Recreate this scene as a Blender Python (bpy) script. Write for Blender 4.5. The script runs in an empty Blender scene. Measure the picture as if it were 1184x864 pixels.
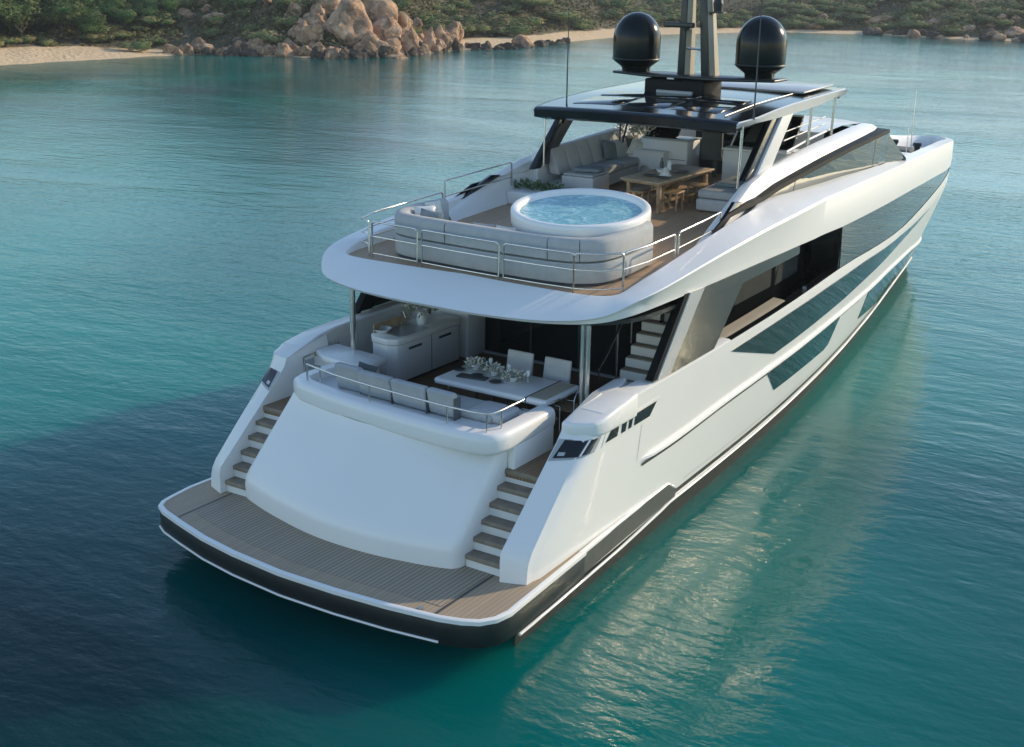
import bpy, bmesh, math, random
from mathutils import Vector, Matrix, noise
random.seed(7)
PI = math.pi
SC = bpy.context.scene
COL = SC.collection
R = math.radians

# ------------------------------------------------------------------ camera
CAM = Vector((13.223273, -14.156417, 10.272134))
cd = bpy.data.cameras.new('camera'); cam = bpy.data.objects.new('camera', cd); COL.objects.link(cam)
CX, CY, CZ = (0.834476, 0.550864, 0.014087), (-0.176180, 0.242490, 0.954022), (0.522120, -0.798591, 0.299404)
cam.matrix_world = Matrix(((CX[0], CY[0], CZ[0], CAM.x), (CX[1], CY[1], CZ[1], CAM.y), (CX[2], CY[2], CZ[2], CAM.z), (0, 0, 0, 1)))
cd.sensor_width = 36; cd.lens = 44.156; cd.clip_start = .1; cd.clip_end = 5000
SC.camera = cam
# ------------------------------------------------------------------ sky and sun
SUN_AZ, SUN_EL = R(28), R(21.5)
w = bpy.data.worlds.new('World'); SC.world = w; w.use_nodes = True
nt = w.node_tree; sky = nt.nodes.new('ShaderNodeTexSky'); sky.sky_type = 'NISHITA'; sky.sun_disc = False
sky.sun_elevation = SUN_EL; sky.sun_rotation = SUN_AZ; sky.air_density = 1.0; sky.dust_density = .15; sky.ozone_density = 1.5
nt.links.new(sky.outputs[0], nt.nodes['Background'].inputs[0]); nt.nodes['Background'].inputs[1].default_value = .15
sd = bpy.data.lights.new('sun', 'SUN'); sd.energy = 2.75; sd.angle = R(1.2); sd.color = (1, .80, .54)
so = bpy.data.objects.new('sun', sd); COL.objects.link(so)
sdir = Vector((math.sin(SUN_AZ)*math.cos(SUN_EL), math.cos(SUN_AZ)*math.cos(SUN_EL), math.sin(SUN_EL)))
so.rotation_euler = sdir.to_track_quat('Z', 'Y').to_euler(); so.location = (60, 60, 60)
SC.view_settings.view_transform = 'Standard'; SC.view_settings.look = 'None'; SC.view_settings.gamma = 1
SC.view_settings.exposure = 0.7
SC.render.engine = 'CYCLES'
SC.cycles.max_bounces = 8

# ------------------------------------------------------------------ materials
def mat(name, col, rough=.5, metal=0, spec=.5, coat=0, ior=None, var=0, vscale=3, bump=0, bscale=20, emis=None):
    m = bpy.data.materials.new(name); m.use_nodes = True; n = m.node_tree; b = n.nodes['Principled BSDF']
    b.inputs['Base Color'].default_value = (*col, 1); b.inputs['Roughness'].default_value = rough
    b.inputs['Metallic'].default_value = metal; b.inputs['Specular IOR Level'].default_value = spec
    b.inputs['Coat Weight'].default_value = coat; b.inputs['Coat Roughness'].default_value = .05
    if ior: b.inputs['IOR'].default_value = ior
    tc = n.nodes.new('ShaderNodeTexCoord')
    if var:
        t = n.nodes.new('ShaderNodeTexNoise'); t.inputs['Scale'].default_value = vscale; t.inputs['Detail'].default_value = 6
        n.links.new(tc.outputs['Object'], t.inputs['Vector'])
        cr = n.nodes.new('ShaderNodeValToRGB')
        cr.color_ramp.elements[0].position = .3; cr.color_ramp.elements[1].position = .7
        cr.color_ramp.elements[0].color = (*[max(0, c*(1-var)) for c in col], 1); cr.color_ramp.elements[1].color = (*[c*(1+var) for c in col], 1)
        n.links.new(t.outputs['Fac'], cr.inputs['Fac']); n.links.new(cr.outputs[0], b.inputs['Base Color'])
        if rough > .15:
            mr = n.nodes.new('ShaderNodeMapRange'); mr.inputs['To Min'].default_value = rough*.8; mr.inputs['To Max'].default_value = min(1, rough*1.2)
            n.links.new(t.outputs['Fac'], mr.inputs['Value']); n.links.new(mr.outputs[0], b.inputs['Roughness'])
    if bump:
        t2 = n.nodes.new('ShaderNodeTexNoise'); t2.inputs['Scale'].default_value = bscale; t2.inputs['Detail'].default_value = 5
        n.links.new(tc.outputs['Object'], t2.inputs['Vector'])
        bp = n.nodes.new('ShaderNodeBump'); bp.inputs['Strength'].default_value = 1; bp.inputs['Distance'].default_value = bump
        n.links.new(t2.outputs['Fac'], bp.inputs['Height']); n.links.new(bp.outputs[0], b.inputs['Normal'])
    return m

def teak(name, c1, c2, pitch=.075, caulk=(.03, .028, .025), axis='X', line=.12):
    m = bpy.data.materials.new(name); m.use_nodes = True; n = m.node_tree; b = n.nodes['Principled BSDF']; L = n.links.new
    b.inputs['Roughness'].default_value = .6
    tc = n.nodes.new('ShaderNodeTexCoord'); sp = n.nodes.new('ShaderNodeSeparateXYZ'); L(tc.outputs['Object'], sp.inputs[0])
    dv = n.nodes.new('ShaderNodeMath'); dv.operation = 'DIVIDE'; dv.inputs[1].default_value = pitch; L(sp.outputs[axis], dv.inputs[0])
    fr = n.nodes.new('ShaderNodeMath'); fr.operation = 'FRACT'; L(dv.outputs[0], fr.inputs[0])
    lt = n.nodes.new('ShaderNodeMath'); lt.operation = 'LESS_THAN'; lt.inputs[1].default_value = line; L(fr.outputs[0], lt.inputs[0])
    fl = n.nodes.new('ShaderNodeMath'); fl.operation = 'FLOOR'; L(dv.outputs[0], fl.inputs[0])
    wn = n.nodes.new('ShaderNodeTexWhiteNoise'); wn.noise_dimensions = '1D'; L(fl.outputs[0], wn.inputs['W'])
    no = n.nodes.new('ShaderNodeTexNoise'); no.inputs['Scale'].default_value = 1.6; no.inputs['Detail'].default_value = 8
    mp = n.nodes.new('ShaderNodeMapping'); mp.inputs['Scale'].default_value = (6, 1, 1) if axis == 'X' else (1, 6, 1)
    L(tc.outputs['Object'], mp.inputs[0]); L(mp.outputs[0], no.inputs['Vector'])
    ad = n.nodes.new('ShaderNodeMath'); ad.operation = 'MULTIPLY_ADD'; ad.inputs[1].default_value = .45; L(wn.outputs['Value'], ad.inputs[0])
    ml = n.nodes.new('ShaderNodeMath'); ml.operation = 'MULTIPLY'; ml.inputs[1].default_value = .6; L(no.outputs['Fac'], ml.inputs[0]); L(ml.outputs[0], ad.inputs[2])
    mx = n.nodes.new('ShaderNodeMixRGB'); mx.inputs[1].default_value = (*c1, 1); mx.inputs[2].default_value = (*c2, 1); L(ad.outputs[0], mx.inputs[0])
    m2 = n.nodes.new('ShaderNodeMixRGB'); m2.inputs[2].default_value = (*caulk, 1); L(lt.outputs[0], m2.inputs[0]); L(mx.outputs[0], m2.inputs[1])
    L(m2.outputs[0], b.inputs['Base Color'])
    return m

M = dict(
 white=mat('white_gelcoat', (.80, .80, .775), .42, coat=.18, var=.012, vscale=.8),
 white2=mat('white_moulding', (.74, .74, .72), .4, var=.02, vscale=2),
 grey=mat('light_grey_paint', (.38, .40, .40), .35, coat=.2, var=.03),
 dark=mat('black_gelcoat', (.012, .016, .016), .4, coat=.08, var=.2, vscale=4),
 boot=mat('dark_green_black_antifouling', (.018, .024, .022), .6, var=.35, vscale=5),
 fender=mat('dark_rubber', (.075, .085, .078), .55, var=.15, vscale=5),
 glossblack=mat('glossy_black', (.010, .012, .013), .06, coat=.5, var=.1),
 radome=mat('radome_black', (.010, .014, .014), .2, spec=.22, coat=.06, var=.1),
 mirror=mat('coated_side_glass', (.115, .124, .108), .02, metal=.85, var=.02),
 mirror2=mat('tinted_side_glass', (.058, .066, .056), .10, metal=.8, var=.02, bump=.0015, bscale=10),
 bglass=mat('dark_saloon_glass', (.012, .014, .014), .05, coat=.3, var=.1),
 greypane=mat('grey_pane', (.075, .08, .075), .12, var=.1),
 steel=mat('brushed_steel', (.62, .61, .58), .22, metal=1, var=.03),
 fabric=mat('light_grey_fabric', (.42, .43, .42), .9, var=.07, vscale=6, bump=.002, bscale=220),
 fabric2=mat('pale_fabric', (.50, .50, .485), .9, var=.06, vscale=6, bump=.002, bscale=220),
 fabric3=mat('blue_grey_fabric', (.20, .24, .25), .9, var=.12, vscale=6, bump=.002, bscale=220),
 dfabric=mat('dark_cushion_fabric', (.10, .115, .115), .9, var=.15, bump=.002, bscale=220),
 cream=mat('cream_panel', (.42, .37, .28), .5, var=.05),
 wood=mat('oiled_teak', (.36, .24, .13), .5, var=.25, vscale=9),
 dwood=mat('teak_tops', (.40, .30, .19), .5, var=.2, vscale=7),
 ceramic=mat('ceramic', (.72, .72, .70), .2, coat=.3, var=.02),
 slate=mat('slate_plate', (.05, .055, .06), .4, var=.2),
 petal=mat('flower_petal', (.72, .69, .60), .8, var=.15, vscale=12),
 plant=mat('succulent_leaf', (.10, .15, .07), .7, var=.4, vscale=10),
 glassw=mat('drinking_glass', (.75, .8, .8), .05, coat=.4, var=.03),
 sage=mat('sage_leaf', (.27, .30, .23), .8, var=.3, vscale=14),
 matteblack=mat('matt_black_trim', (.006,.008,.008), .6, spec=.2, var=.1),
 roofblack=mat('black_roof_glass', (.010,.013,.015), .13, spec=.28, var=.15, vscale=2),
 tread=mat('weathered_tread', (.235,.195,.145), .6, var=.2, vscale=7),
 lampglow=mat('lamp_lens', (.5, .52, .5), .1, metal=.3, var=.1),
 bark=mat('tree_bark', (.10, .075, .05), .9, var=.3, vscale=3, bump=.03, bscale=6),
)
M['deck'] = teak('weathered_teak_platform', (.31, .25, .18), (.40, .325, .235), .085, (.13, .11, .085), line=.2)
M['deck_frame'] = teak('teak_margin_boards', (.34, .26, .175), (.44, .34, .23), .085, (.25, .19, .13), line=.14)
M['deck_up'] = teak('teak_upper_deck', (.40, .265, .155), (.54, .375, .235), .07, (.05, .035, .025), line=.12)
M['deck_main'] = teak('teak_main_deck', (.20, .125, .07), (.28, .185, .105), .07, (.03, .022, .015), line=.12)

# ------------------------------------------------------------------ mesh helpers
class MB:
    def __init__(s): s.v = []; s.f = []
    def add(s, vs, fs):
        o = len(s.v); s.v += [tuple(q) for q in vs]; s.f += [tuple(i+o for i in f) for f in fs]; return s
    def box(s, x0, x1, y0, y1, z0, z1):
        return s.add([(x0,y0,z0),(x1,y0,z0),(x1,y1,z0),(x0,y1,z0),(x0,y0,z1),(x1,y0,z1),(x1,y1,z1),(x0,y1,z1)],
                     [(0,3,2,1),(4,5,6,7),(0,1,5,4),(1,2,6,5),(2,3,7,6),(3,0,4,7)])
    def hexa(s, b, t):   # 4 bottom, 4 top (ccw)
        return s.add(list(b)+list(t), [(0,3,2,1),(4,5,6,7),(0,1,5,4),(1,2,6,5),(2,3,7,6),(3,0,4,7)])
    def prism(s, pts, z0, z1):   # xy outline; z may be callables
        n = len(pts); a = z0 if callable(z0) else (lambda x, y: z0); b = z1 if callable(z1) else (lambda x, y: z1)
        return s.add([(x,y,a(x,y)) for x,y in pts]+[(x,y,b(x,y)) for x,y in pts],
                     [tuple(range(n))[::-1], tuple(range(n, 2*n))]+[(i,(i+1)%n,(i+1)%n+n,i+n) for i in range(n)])
    def grid(s, rows, closed=False):
        n = len(rows[0]); vs = [q for r in rows for q in r]; fs = []
        for i in range(len(rows)-1):
            for j in range(n if closed else n-1):
                k = (j+1) % n; fs.append((i*n+j, i*n+k, (i+1)*n+k, (i+1)*n+j))
        return s.add(vs, fs)
    def tube(s, pts, r, n=8, closed=False):
        pts = [Vector(q) for q in pts]; rings = []; m = len(pts)
        for i, q in enumerate(pts):
            a = pts[(i-1) % m] if closed or i else q; b = pts[(i+1) % m] if closed or i < m-1 else q
            t = (b-a); t = t.normalized() if t.length > 1e-6 else Vector((0,0,1))
            u = t.cross(Vector((0,0,1)));
            if u.length < .05: u = t.cross(Vector((0,1,0)))
            u.normalize(); v = t.cross(u).normalized(); rr = r[i] if isinstance(r, (list, tuple)) else r
            rings.append([q+u*math.cos(k*2*PI/n)*rr+v*math.sin(k*2*PI/n)*rr for k in range(n)])
        if closed: rings.append(rings[0])
        s.grid(rings, True)
        if not closed:
            o = len(s.v); s.v += []; k = o-len(rings)*n
            s.f.append(tuple(range(k, k+n))); s.f.append(tuple(range(o-n, o)))
        return s
    def lathe(s, prof, n=32, c=(0,0,0), sx=1, sy=1, rot=0):
        rows = []
        for r, z in prof:
            row = []
            for k in range(n):
                a = k*2*PI/n; x, y = r*math.cos(a)*sx, r*math.sin(a)*sy
                row.append((c[0]+x*math.cos(rot)-y*math.sin(rot), c[1]+x*math.sin(rot)+y*math.cos(rot), c[2]+z))
            rows.append(row)
        return s.grid(rows, True)
    def build(s, name, m, parent=None, smooth=None, bevel=0, seg=2, fix=True):
        me = bpy.data.meshes.new(name); me.from_pydata(s.v, [], s.f); me.validate()
        bm = bmesh.new(); bm.from_mesh(me)
        bmesh.ops.remove_doubles(bm, verts=bm.verts, dist=1e-5)
        if fix: bmesh.ops.recalc_face_normals(bm, faces=bm.faces)
        if bevel:
            eg = [e for e in bm.edges if len(e.link_faces) == 2 and e.calc_face_angle(0) > .5]
            bmesh.ops.bevel(bm, geom=eg, offset=bevel, segments=seg, profile=.5, affect='EDGES', clamp_overlap=True)
        ang = R(smooth) if smooth is not None else (R(50) if bevel else None)
        if ang is not None:
            for f in bm.faces: f.smooth = True
            for e in bm.edges:
                if len(e.link_faces) == 2 and e.calc_face_angle(0) > ang: e.smooth = False
        bm.to_mesh(me); bm.free()
        me.materials.append(m)
        o = bpy.data.objects.new(name, me); COL.objects.link(o)
        if parent: attach(o, parent)
        return o
def root_of(o):
    while o.parent: o = o.parent
    return o
def attach(o, parent):
    # meshes of the yacht are modelled in world metres; keep them there whatever their parent's origin is
    o.parent = parent
    o.matrix_parent_inverse = Matrix.Identity(4)
    if parent.type == 'EMPTY' and parent.get('world_parts'): o.location = -parent.location
def tag(o, label, cat, group=None, kind=None):
    if label: o['label'] = label
    if cat: o['category'] = cat
    if group: o['group'] = group
    if kind: o['kind'] = kind
    return o
def empty(name, loc, label, cat, group=None, rot=(0,0,0), world=False):
    o = bpy.data.objects.new(name, None); COL.objects.link(o); o.location = loc; o.rotation_euler = rot
    o.empty_display_size = .2
    if world: o['world_parts'] = True
    return tag(o, label, cat, group)
def children(o): return [c for c in bpy.data.objects if c.parent == o]
def dup(o, loc=None, rot=None, scale=None, label=None, parent=None):
    c = o.copy(); COL.objects.link(c)
    if parent: c.parent = parent
    for ch in children(o): dup(ch, parent=c)
    if loc is not None: c.location = loc
    if rot is not None: c.rotation_euler = rot
    if scale is not None: c.scale = scale
    if label: c['label'] = label
    return c
def interp(T, y):
    if y <= T[0][0]: return T[0][1]
    for a, b in zip(T, T[1:]):
        if y <= b[0]:
            t = (y-a[0])/(b[0]-a[0]); return a[1]+(b[1]-a[1])*t
    return T[-1][1]
def smooth_interp(T, x):
    n = len(T); X = [t[0] for t in T]; V = [t[1] for t in T]
    if x <= X[0]: return V[0]
    if x >= X[-1]: return V[-1]
    i = max(k for k in range(n) if X[k] <= x); i = min(i, n-2)
    def g(k):
        a, b = max(0, k-1), min(n-1, k+1); return (V[b]-V[a])/(X[b]-X[a])
    h = X[i+1]-X[i]; t = (x-X[i])/h; m0, m1 = g(i), g(i+1)
    return (2*t**3-3*t*t+1)*V[i]+(t**3-2*t*t+t)*h*m0+(-2*t**3+3*t*t)*V[i+1]+(t**3-t*t)*h*m1
def frange(a, b, n): return [a+(b-a)*i/(n-1) for i in range(n)]

# ------------------------------------------------------------------ sea
def sea_mat():
    m = bpy.data.materials.new('sea_water'); m.use_nodes = True; n = m.node_tree; b = n.nodes['Principled BSDF']; L = n.links.new
    b.inputs['Roughness'].default_value = .07; b.inputs['IOR'].default_value = 1.33; b.inputs['Specular IOR Level'].default_value = .24
    b.subsurface_method = 'BURLEY'; b.inputs['Subsurface Weight'].default_value = .9; b.inputs['Subsurface Radius'].default_value = (.4, 1.0, 1.0); b.inputs['Subsurface Scale'].default_value = 1.6
    tc = n.nodes.new('ShaderNodeTexCoord')
    def noise_(scale, detail, sx=1, sy=1, rot=0, dist=0):
        mp = n.nodes.new('ShaderNodeMapping'); mp.inputs['Rotation'].default_value = (0,0,rot); mp.inputs['Scale'].default_value = (sx, sy, 1); L(tc.outputs['Object'], mp.inputs[0])
        t = n.nodes.new('ShaderNodeTexNoise'); t.inputs['Scale'].default_value = scale; t.inputs['Detail'].default_value = detail; t.inputs['Distortion'].default_value = dist
        L(mp.outputs[0], t.inputs['Vector']); return t.outputs['Fac']
    # colour of the bottom showing through: sand patches and deeper weed, sized in tens of metres
    big = noise_(.028, 3, dist=.6)
    cr = n.nodes.new('ShaderNodeValToRGB'); e = cr.color_ramp.elements; e[0].position = .36; e[0].color = (.0, .085, .088, 1); e[1].position = .64; e[1].color = (.0, .222, .182, 1)
    L(big, cr.inputs[0])
    # spherical mask broken up by noise, fading outwards from its centre
    # it mixes the base colour darker in a round patch off the stern
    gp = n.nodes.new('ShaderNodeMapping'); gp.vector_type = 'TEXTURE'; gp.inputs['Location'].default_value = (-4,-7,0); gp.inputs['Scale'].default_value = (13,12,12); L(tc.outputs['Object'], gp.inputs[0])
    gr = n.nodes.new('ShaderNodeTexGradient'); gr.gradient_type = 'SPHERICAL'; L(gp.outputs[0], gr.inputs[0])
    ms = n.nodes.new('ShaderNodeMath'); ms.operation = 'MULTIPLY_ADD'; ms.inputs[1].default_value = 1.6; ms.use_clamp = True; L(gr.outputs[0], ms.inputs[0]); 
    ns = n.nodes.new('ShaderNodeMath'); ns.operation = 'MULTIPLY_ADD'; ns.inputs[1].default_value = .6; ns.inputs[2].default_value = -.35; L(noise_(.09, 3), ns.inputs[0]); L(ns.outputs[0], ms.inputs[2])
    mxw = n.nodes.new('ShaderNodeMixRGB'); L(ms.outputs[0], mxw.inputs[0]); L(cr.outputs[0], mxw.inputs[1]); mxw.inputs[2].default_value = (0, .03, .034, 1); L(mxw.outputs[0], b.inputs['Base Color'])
    # ripples (rotated so the crests lie across the breeze)
    rot = R(-33)
    h1 = noise_(1.1, 5, .55, 1.5, rot, .3); h2 = noise_(.16, 3, .6, 1.4, rot+.2); h3 = noise_(3.6, 4, .7, 1.3, rot-.25)
    def mul(a, k):
        q = n.nodes.new('ShaderNodeMath'); q.operation = 'MULTIPLY'; q.inputs[1].default_value = k; L(a, q.inputs[0]); return q.outputs[0]
    def add(a, c):
        q = n.nodes.new('ShaderNodeMath'); q.operation = 'ADD'; L(a, q.inputs[0]); L(c, q.inputs[1]); return q.outputs[0]
    h4 = noise_(9, 3, .8, 1.2, rot+.3)
    hh = add(add(add(mul(h1, .042), mul(h2, .085)), mul(h3, .019)), mul(h4, .005))
    gust = n.nodes.new('ShaderNodeMapRange'); gust.inputs['From Min'].default_value = .35; gust.inputs['From Max'].default_value = .65; gust.inputs['To Min'].default_value = .6; gust.inputs['To Max'].default_value = 1.15; L(noise_(.045, 4, .7, 1.6, rot, .8), gust.inputs['Value'])
    gm = n.nodes.new('ShaderNodeMath'); gm.operation = 'MULTIPLY'; L(hh, gm.inputs[0]); L(gust.outputs[0], gm.inputs[1]); hh = gm.outputs[0]
    bp = n.nodes.new('ShaderNodeBump'); bp.inputs['Distance'].default_value = 1.0; bp.inputs['Strength'].default_value = 1; L(hh, bp.inputs['Height']); L(bp.outputs[0], b.inputs['Normal'])
    return m
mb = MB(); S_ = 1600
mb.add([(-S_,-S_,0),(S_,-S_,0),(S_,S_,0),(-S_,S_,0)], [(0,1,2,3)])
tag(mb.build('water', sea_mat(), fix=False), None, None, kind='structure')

# ------------------------------------------------------------------ shore terrain (polar grid about the bay)
SH = [(-170,14),(-119,60),(-117.3,77.1),(-118.1,89.9),(-118.7,108),(-110,112),(-99.4,115),(-96.3,124),(-100.5,146),(-98.5,156),(-102,175),(-107.8,215.7),(-96.1,258.8),(-77.6,261.8),(-57.5,255.4),(-43.5,255.6),(-26.7,265),(10,285),(60,300)]
def pol(x, y): dx, dy = x-CAM.x, y-CAM.y; return (math.atan2(dx, dy), math.hypot(dx, dy))
SHP = sorted(pol(*q) for q in SH)
def shore_r(a): return interp(SHP, a)
def az_of(px):   # only used for laying out the coast by bearing: bearings in radians, clockwise from the bow direction
    return px
A0, A1 = SHP[0][0], SHP[-1][0]
# bearing -> (beach width, slope behind, rock amount)
BE = [(R(-62),22,.16),(R(-54),20,.20),(R(-50),13,.26),(R(-47.5),4,.34),(R(-44),3,.42),(R(-40),4,.34),(R(-36),16,.16),(R(-31),20,.13),(R(-27),17,.12),(R(-22),8,.15),(R(-14),5,.17),(R(0),6,.15)]
def lerpT(a, k):
    T = [(b_[0], b_[k]) for b_ in BE]; return interp(T, a)
def terr(a, d, x, y):
    if d <= 0: return d*.12-.05
    bw = lerpT(a, 1); sl = lerpT(a, 2)
    z = .06*min(d, bw)
    if d > bw:
        e = d-bw; z += sl*e*(1.0 if e < 60 else 60/e*1.0+.0)+(.07*(e-60) if e > 60 else 0)
        z += (noise.noise(Vector((x*.03, y*.03, 0)))*3.4+noise.noise(Vector((x*.09, y*.09, 4)))*1.3)*min(1, e/25)
    z += noise.noise(Vector((x*.2, y*.2, 9)))*.12*min(1, d/3)
    return z
def ground_mat():
    m = bpy.data.materials.new('shore_ground'); m.use_nodes = True; n = m.node_tree; b = n.nodes['Principled BSDF']; L = n.links.new; b.inputs['Roughness'].default_value = .95
    at = n.nodes.new('ShaderNodeAttribute'); at.attribute_name = 'soil'
    tc = n.nodes.new('ShaderNodeTexCoord'); t = n.nodes.new('ShaderNodeTexNoise'); t.inputs['Scale'].default_value = .35; t.inputs['Detail'].default_value = 8; L(tc.outputs['Object'], t.inputs['Vector'])
    a1 = n.nodes.new('ShaderNodeMath'); a1.operation = 'MULTIPLY_ADD'; a1.inputs[1].default_value = .9; L(t.outputs['Fac'], a1.inputs[0]); L(at.outputs['Fac'], a1.inputs[2])
    cr = n.nodes.new('ShaderNodeValToRGB'); e = cr.color_ramp.elements; e[0].position = .62; e[0].color = (.60, .44, .26, 1); e[1].position = .86; e[1].color = (.10, .085, .045, 1)
    q = e.new(.74); q.color = (.30, .21, .12, 1); L(a1.outputs[0], cr.inputs[0])
    t2 = n.nodes.new('ShaderNodeTexNoise'); t2.inputs['Scale'].default_value = 1.8; t2.inputs['Detail'].default_value = 8; L(tc.outputs['Object'], t2.inputs['Vector'])
    mx_ = n.nodes.new('ShaderNodeMixRGB'); mx_.blend_type = 'MULTIPLY'; mx_.inputs[0].default_value = .5; L(cr.outputs[0], mx_.inputs[1]); L(t2.outputs['Fac'], mx_.inputs[2])
    m2 = n.nodes.new('ShaderNodeMixRGB'); m2.blend_type = 'ADD'; m2.inputs[0].default_value = .5; L(mx_.outputs[0], m2.inputs[1]); L(mx_.outputs[0], m2.inputs[2]); L(m2.outputs[0], b.inputs['Base Color'])
    bp = n.nodes.new('ShaderNodeBump'); bp.inputs['Distance'].default_value = .3; L(t2.outputs['Fac'], bp.inputs['Height']); L(bp.outputs[0], b.inputs['Normal'])
    return m
ds = [-30,-8,-3,-1,0,.6,1.5,3,5,7,9,11,13,15,17,19,21,23,25,27.5,30,33,36,40,44,48,53,58,64,70,78,86,96,110,130,160,200,260,350,500,800]
NA = 420; rows = []; soil = []
for i in range(NA+1):
    a = A0+(A1-A0)*i/NA; r0 = shore_r(a)+noise.noise(Vector((a*60, 0, 0)))*1.2; row = []
    for d in ds:
        x, y = CAM.x+(r0+d)*math.sin(a), CAM.y+(r0+d)*math.cos(a); row.append((x, y, terr(a, d, x, y))); bw = lerpT(a, 1); soil.append(max(0, min(1, (d-bw*.8)/(bw*.3+2))) if d > 0 else 0)
    rows.append(row)
mb = MB(); mb.grid(rows)
me = bpy.data.meshes.new('shore_terrain'); me.from_pydata(mb.v, [], mb.f); at = me.attributes.new('soil', 'FLOAT', 'POINT')
for i, v in enumerate(soil): at.data[i].value = v
for pl in me.polygons: pl.use_smooth = True
me.materials.append(ground_mat()); terr_o = bpy.data.objects.new('shore_terrain', me); COL.objects.link(terr_o); terr_o['kind'] = 'structure'
me.flip_normals()
def spot(a, d):
    r0 = shore_r(a); x, y = CAM.x+(r0+d)*math.sin(a), CAM.y+(r0+d)*math.cos(a); return x, y, terr(a, d, x, y)

# ------------------------------------------------------------------ rocks
def rock_mat(name, c1, c2, c3):
    m = bpy.data.materials.new(name); m.use_nodes = True; n = m.node_tree; b = n.nodes['Principled BSDF']; L = n.links.new; b.inputs['Roughness'].default_value = .9
    tc = n.nodes.new('ShaderNodeTexCoord'); oi = n.nodes.new('ShaderNodeObjectInfo')
    va = n.nodes.new('ShaderNodeVectorMath'); va.operation = 'ADD'; L(tc.outputs['Object'], va.inputs[0]); L(oi.outputs['Location'], va.inputs[1])
    t = n.nodes.new('ShaderNodeTexNoise'); t.inputs['Scale'].default_value = 1.3; t.inputs['Detail'].default_value = 9; t.inputs['Roughness'].default_value = .65; L(va.outputs[0], t.inputs['Vector'])
    cr = n.nodes.new('ShaderNodeValToRGB'); e = cr.color_ramp.elements; e[0].position = .3; e[0].color = (*c1, 1); e[1].position = .68; e[1].color = (*c3, 1); q = e.new(.5); q.color = (*c2, 1); L(t.outputs['Fac'], cr.inputs[0])
    vo = n.nodes.new('ShaderNodeTexVoronoi'); vo.feature = 'DISTANCE_TO_EDGE'; vo.inputs['Scale'].default_value = 1.0
    wv = n.nodes.new('ShaderNodeVectorMath'); wv.operation = 'MULTIPLY_ADD'; wv.inputs[1].default_value = (1.8,1.8,1.2); L(t.outputs['Color'], wv.inputs[0]); L(va.outputs[0], wv.inputs[2]); L(wv.outputs[0], vo.inputs['Vector'])
    ck = n.nodes.new('ShaderNodeMapRange'); ck.inputs['From Max'].default_value = .03; ck.inputs['To Min'].default_value = .62; L(vo.outputs['Distance'], ck.inputs['Value'])
    mc = n.nodes.new('ShaderNodeMixRGB'); mc.blend_type = 'MULTIPLY'; mc.inputs[0].default_value = 1; L(cr.outputs[0], mc.inputs[1]); L(ck.outputs[0], mc.inputs[2]); L(mc.outputs[0], b.inputs['Base Color'])
    hb = n.nodes.new('ShaderNodeMath'); hb.operation = 'MULTIPLY_ADD'; hb.inputs[1].default_value = .3; L(ck.outputs[0], hb.inputs[0]); L(t.outputs['Fac'], hb.inputs[2])
    bp = n.nodes.new('ShaderNodeBump'); bp.inputs['Distance'].default_value = .5; L(hb.outputs[0], bp.inputs['Height']); L(bp.outputs[0], b.inputs['Normal'])
    return m
M['granite'] = rock_mat('pink_granite', (.13,.07,.04), (.45,.28,.165), (.66,.45,.29))
M['wet'] = rock_mat('dark_wet_rock', (.035,.03,.022), (.10,.075,.055), (.20,.145,.10))
def rock_mesh(seed, cuts=7, sharp=.92):
    rr = random.Random(seed); bm = bmesh.new(); bmesh.ops.create_icosphere(bm, subdivisions=4, radius=1)
    planes = [(Vector((rr.uniform(-1,1), rr.uniform(-1,1), rr.uniform(-.6,1))).normalized(), rr.uniform(.45,.85)) for _ in range(cuts)]
    for v in bm.verts:
        for nrm, d in planes:
            k = v.co.dot(nrm)
            if k > d: v.co -= nrm*(k-d)*sharp
        p_ = v.co.copy(); v.co += p_.normalized()*(noise.noise(p_*1.4+Vector((seed*7.1,0,0)))*.24+noise.noise(p_*4+Vector((seed,3,0)))*.10+noise.noise(p_*9)*.035)
        # vertical weathering joints
        j = abs(noise.noise(Vector((p_.x*2.1+seed, p_.y*2.1, p_.z*.5)))); 
        if j < .08: v.co *= 1-.20*(1-j/.08)
    for f in bm.faces: f.smooth = True
    me = bpy.data.meshes.new('boulder'); bm.to_mesh(me); bm.free(); me.materials.append(M['granite']); return me
RM = [rock_mesh(i+1, 8+i % 4) for i in range(8)]
RMW = []
for me in RM:
    c = me.copy(); c.materials.clear(); c.materials.append(M['wet']); RMW.append(c)
def rock(a, d, s, zoff=0, sx=1, sy=1, sz=1, wet=False, k=None, label='', group=None, name='boulder'):
    x, y, z = spot(a, d); rr = random.Random(int(a*1e5)+int(d*10)); k = rr.randrange(8) if k is None else k
    o = bpy.data.objects.new(name, (RMW if wet else RM)[k]); COL.objects.link(o)
    o.location = (x, y, max(z, -.2)+zoff+s*sz*.35); o.scale = (s*sx, s*sy, s*sz); o.rotation_euler = (rr.uniform(-.3,.3), rr.uniform(-.3,.3), rr.uniform(0, 6.28))
    return tag(o, label, 'rock', group)
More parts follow.
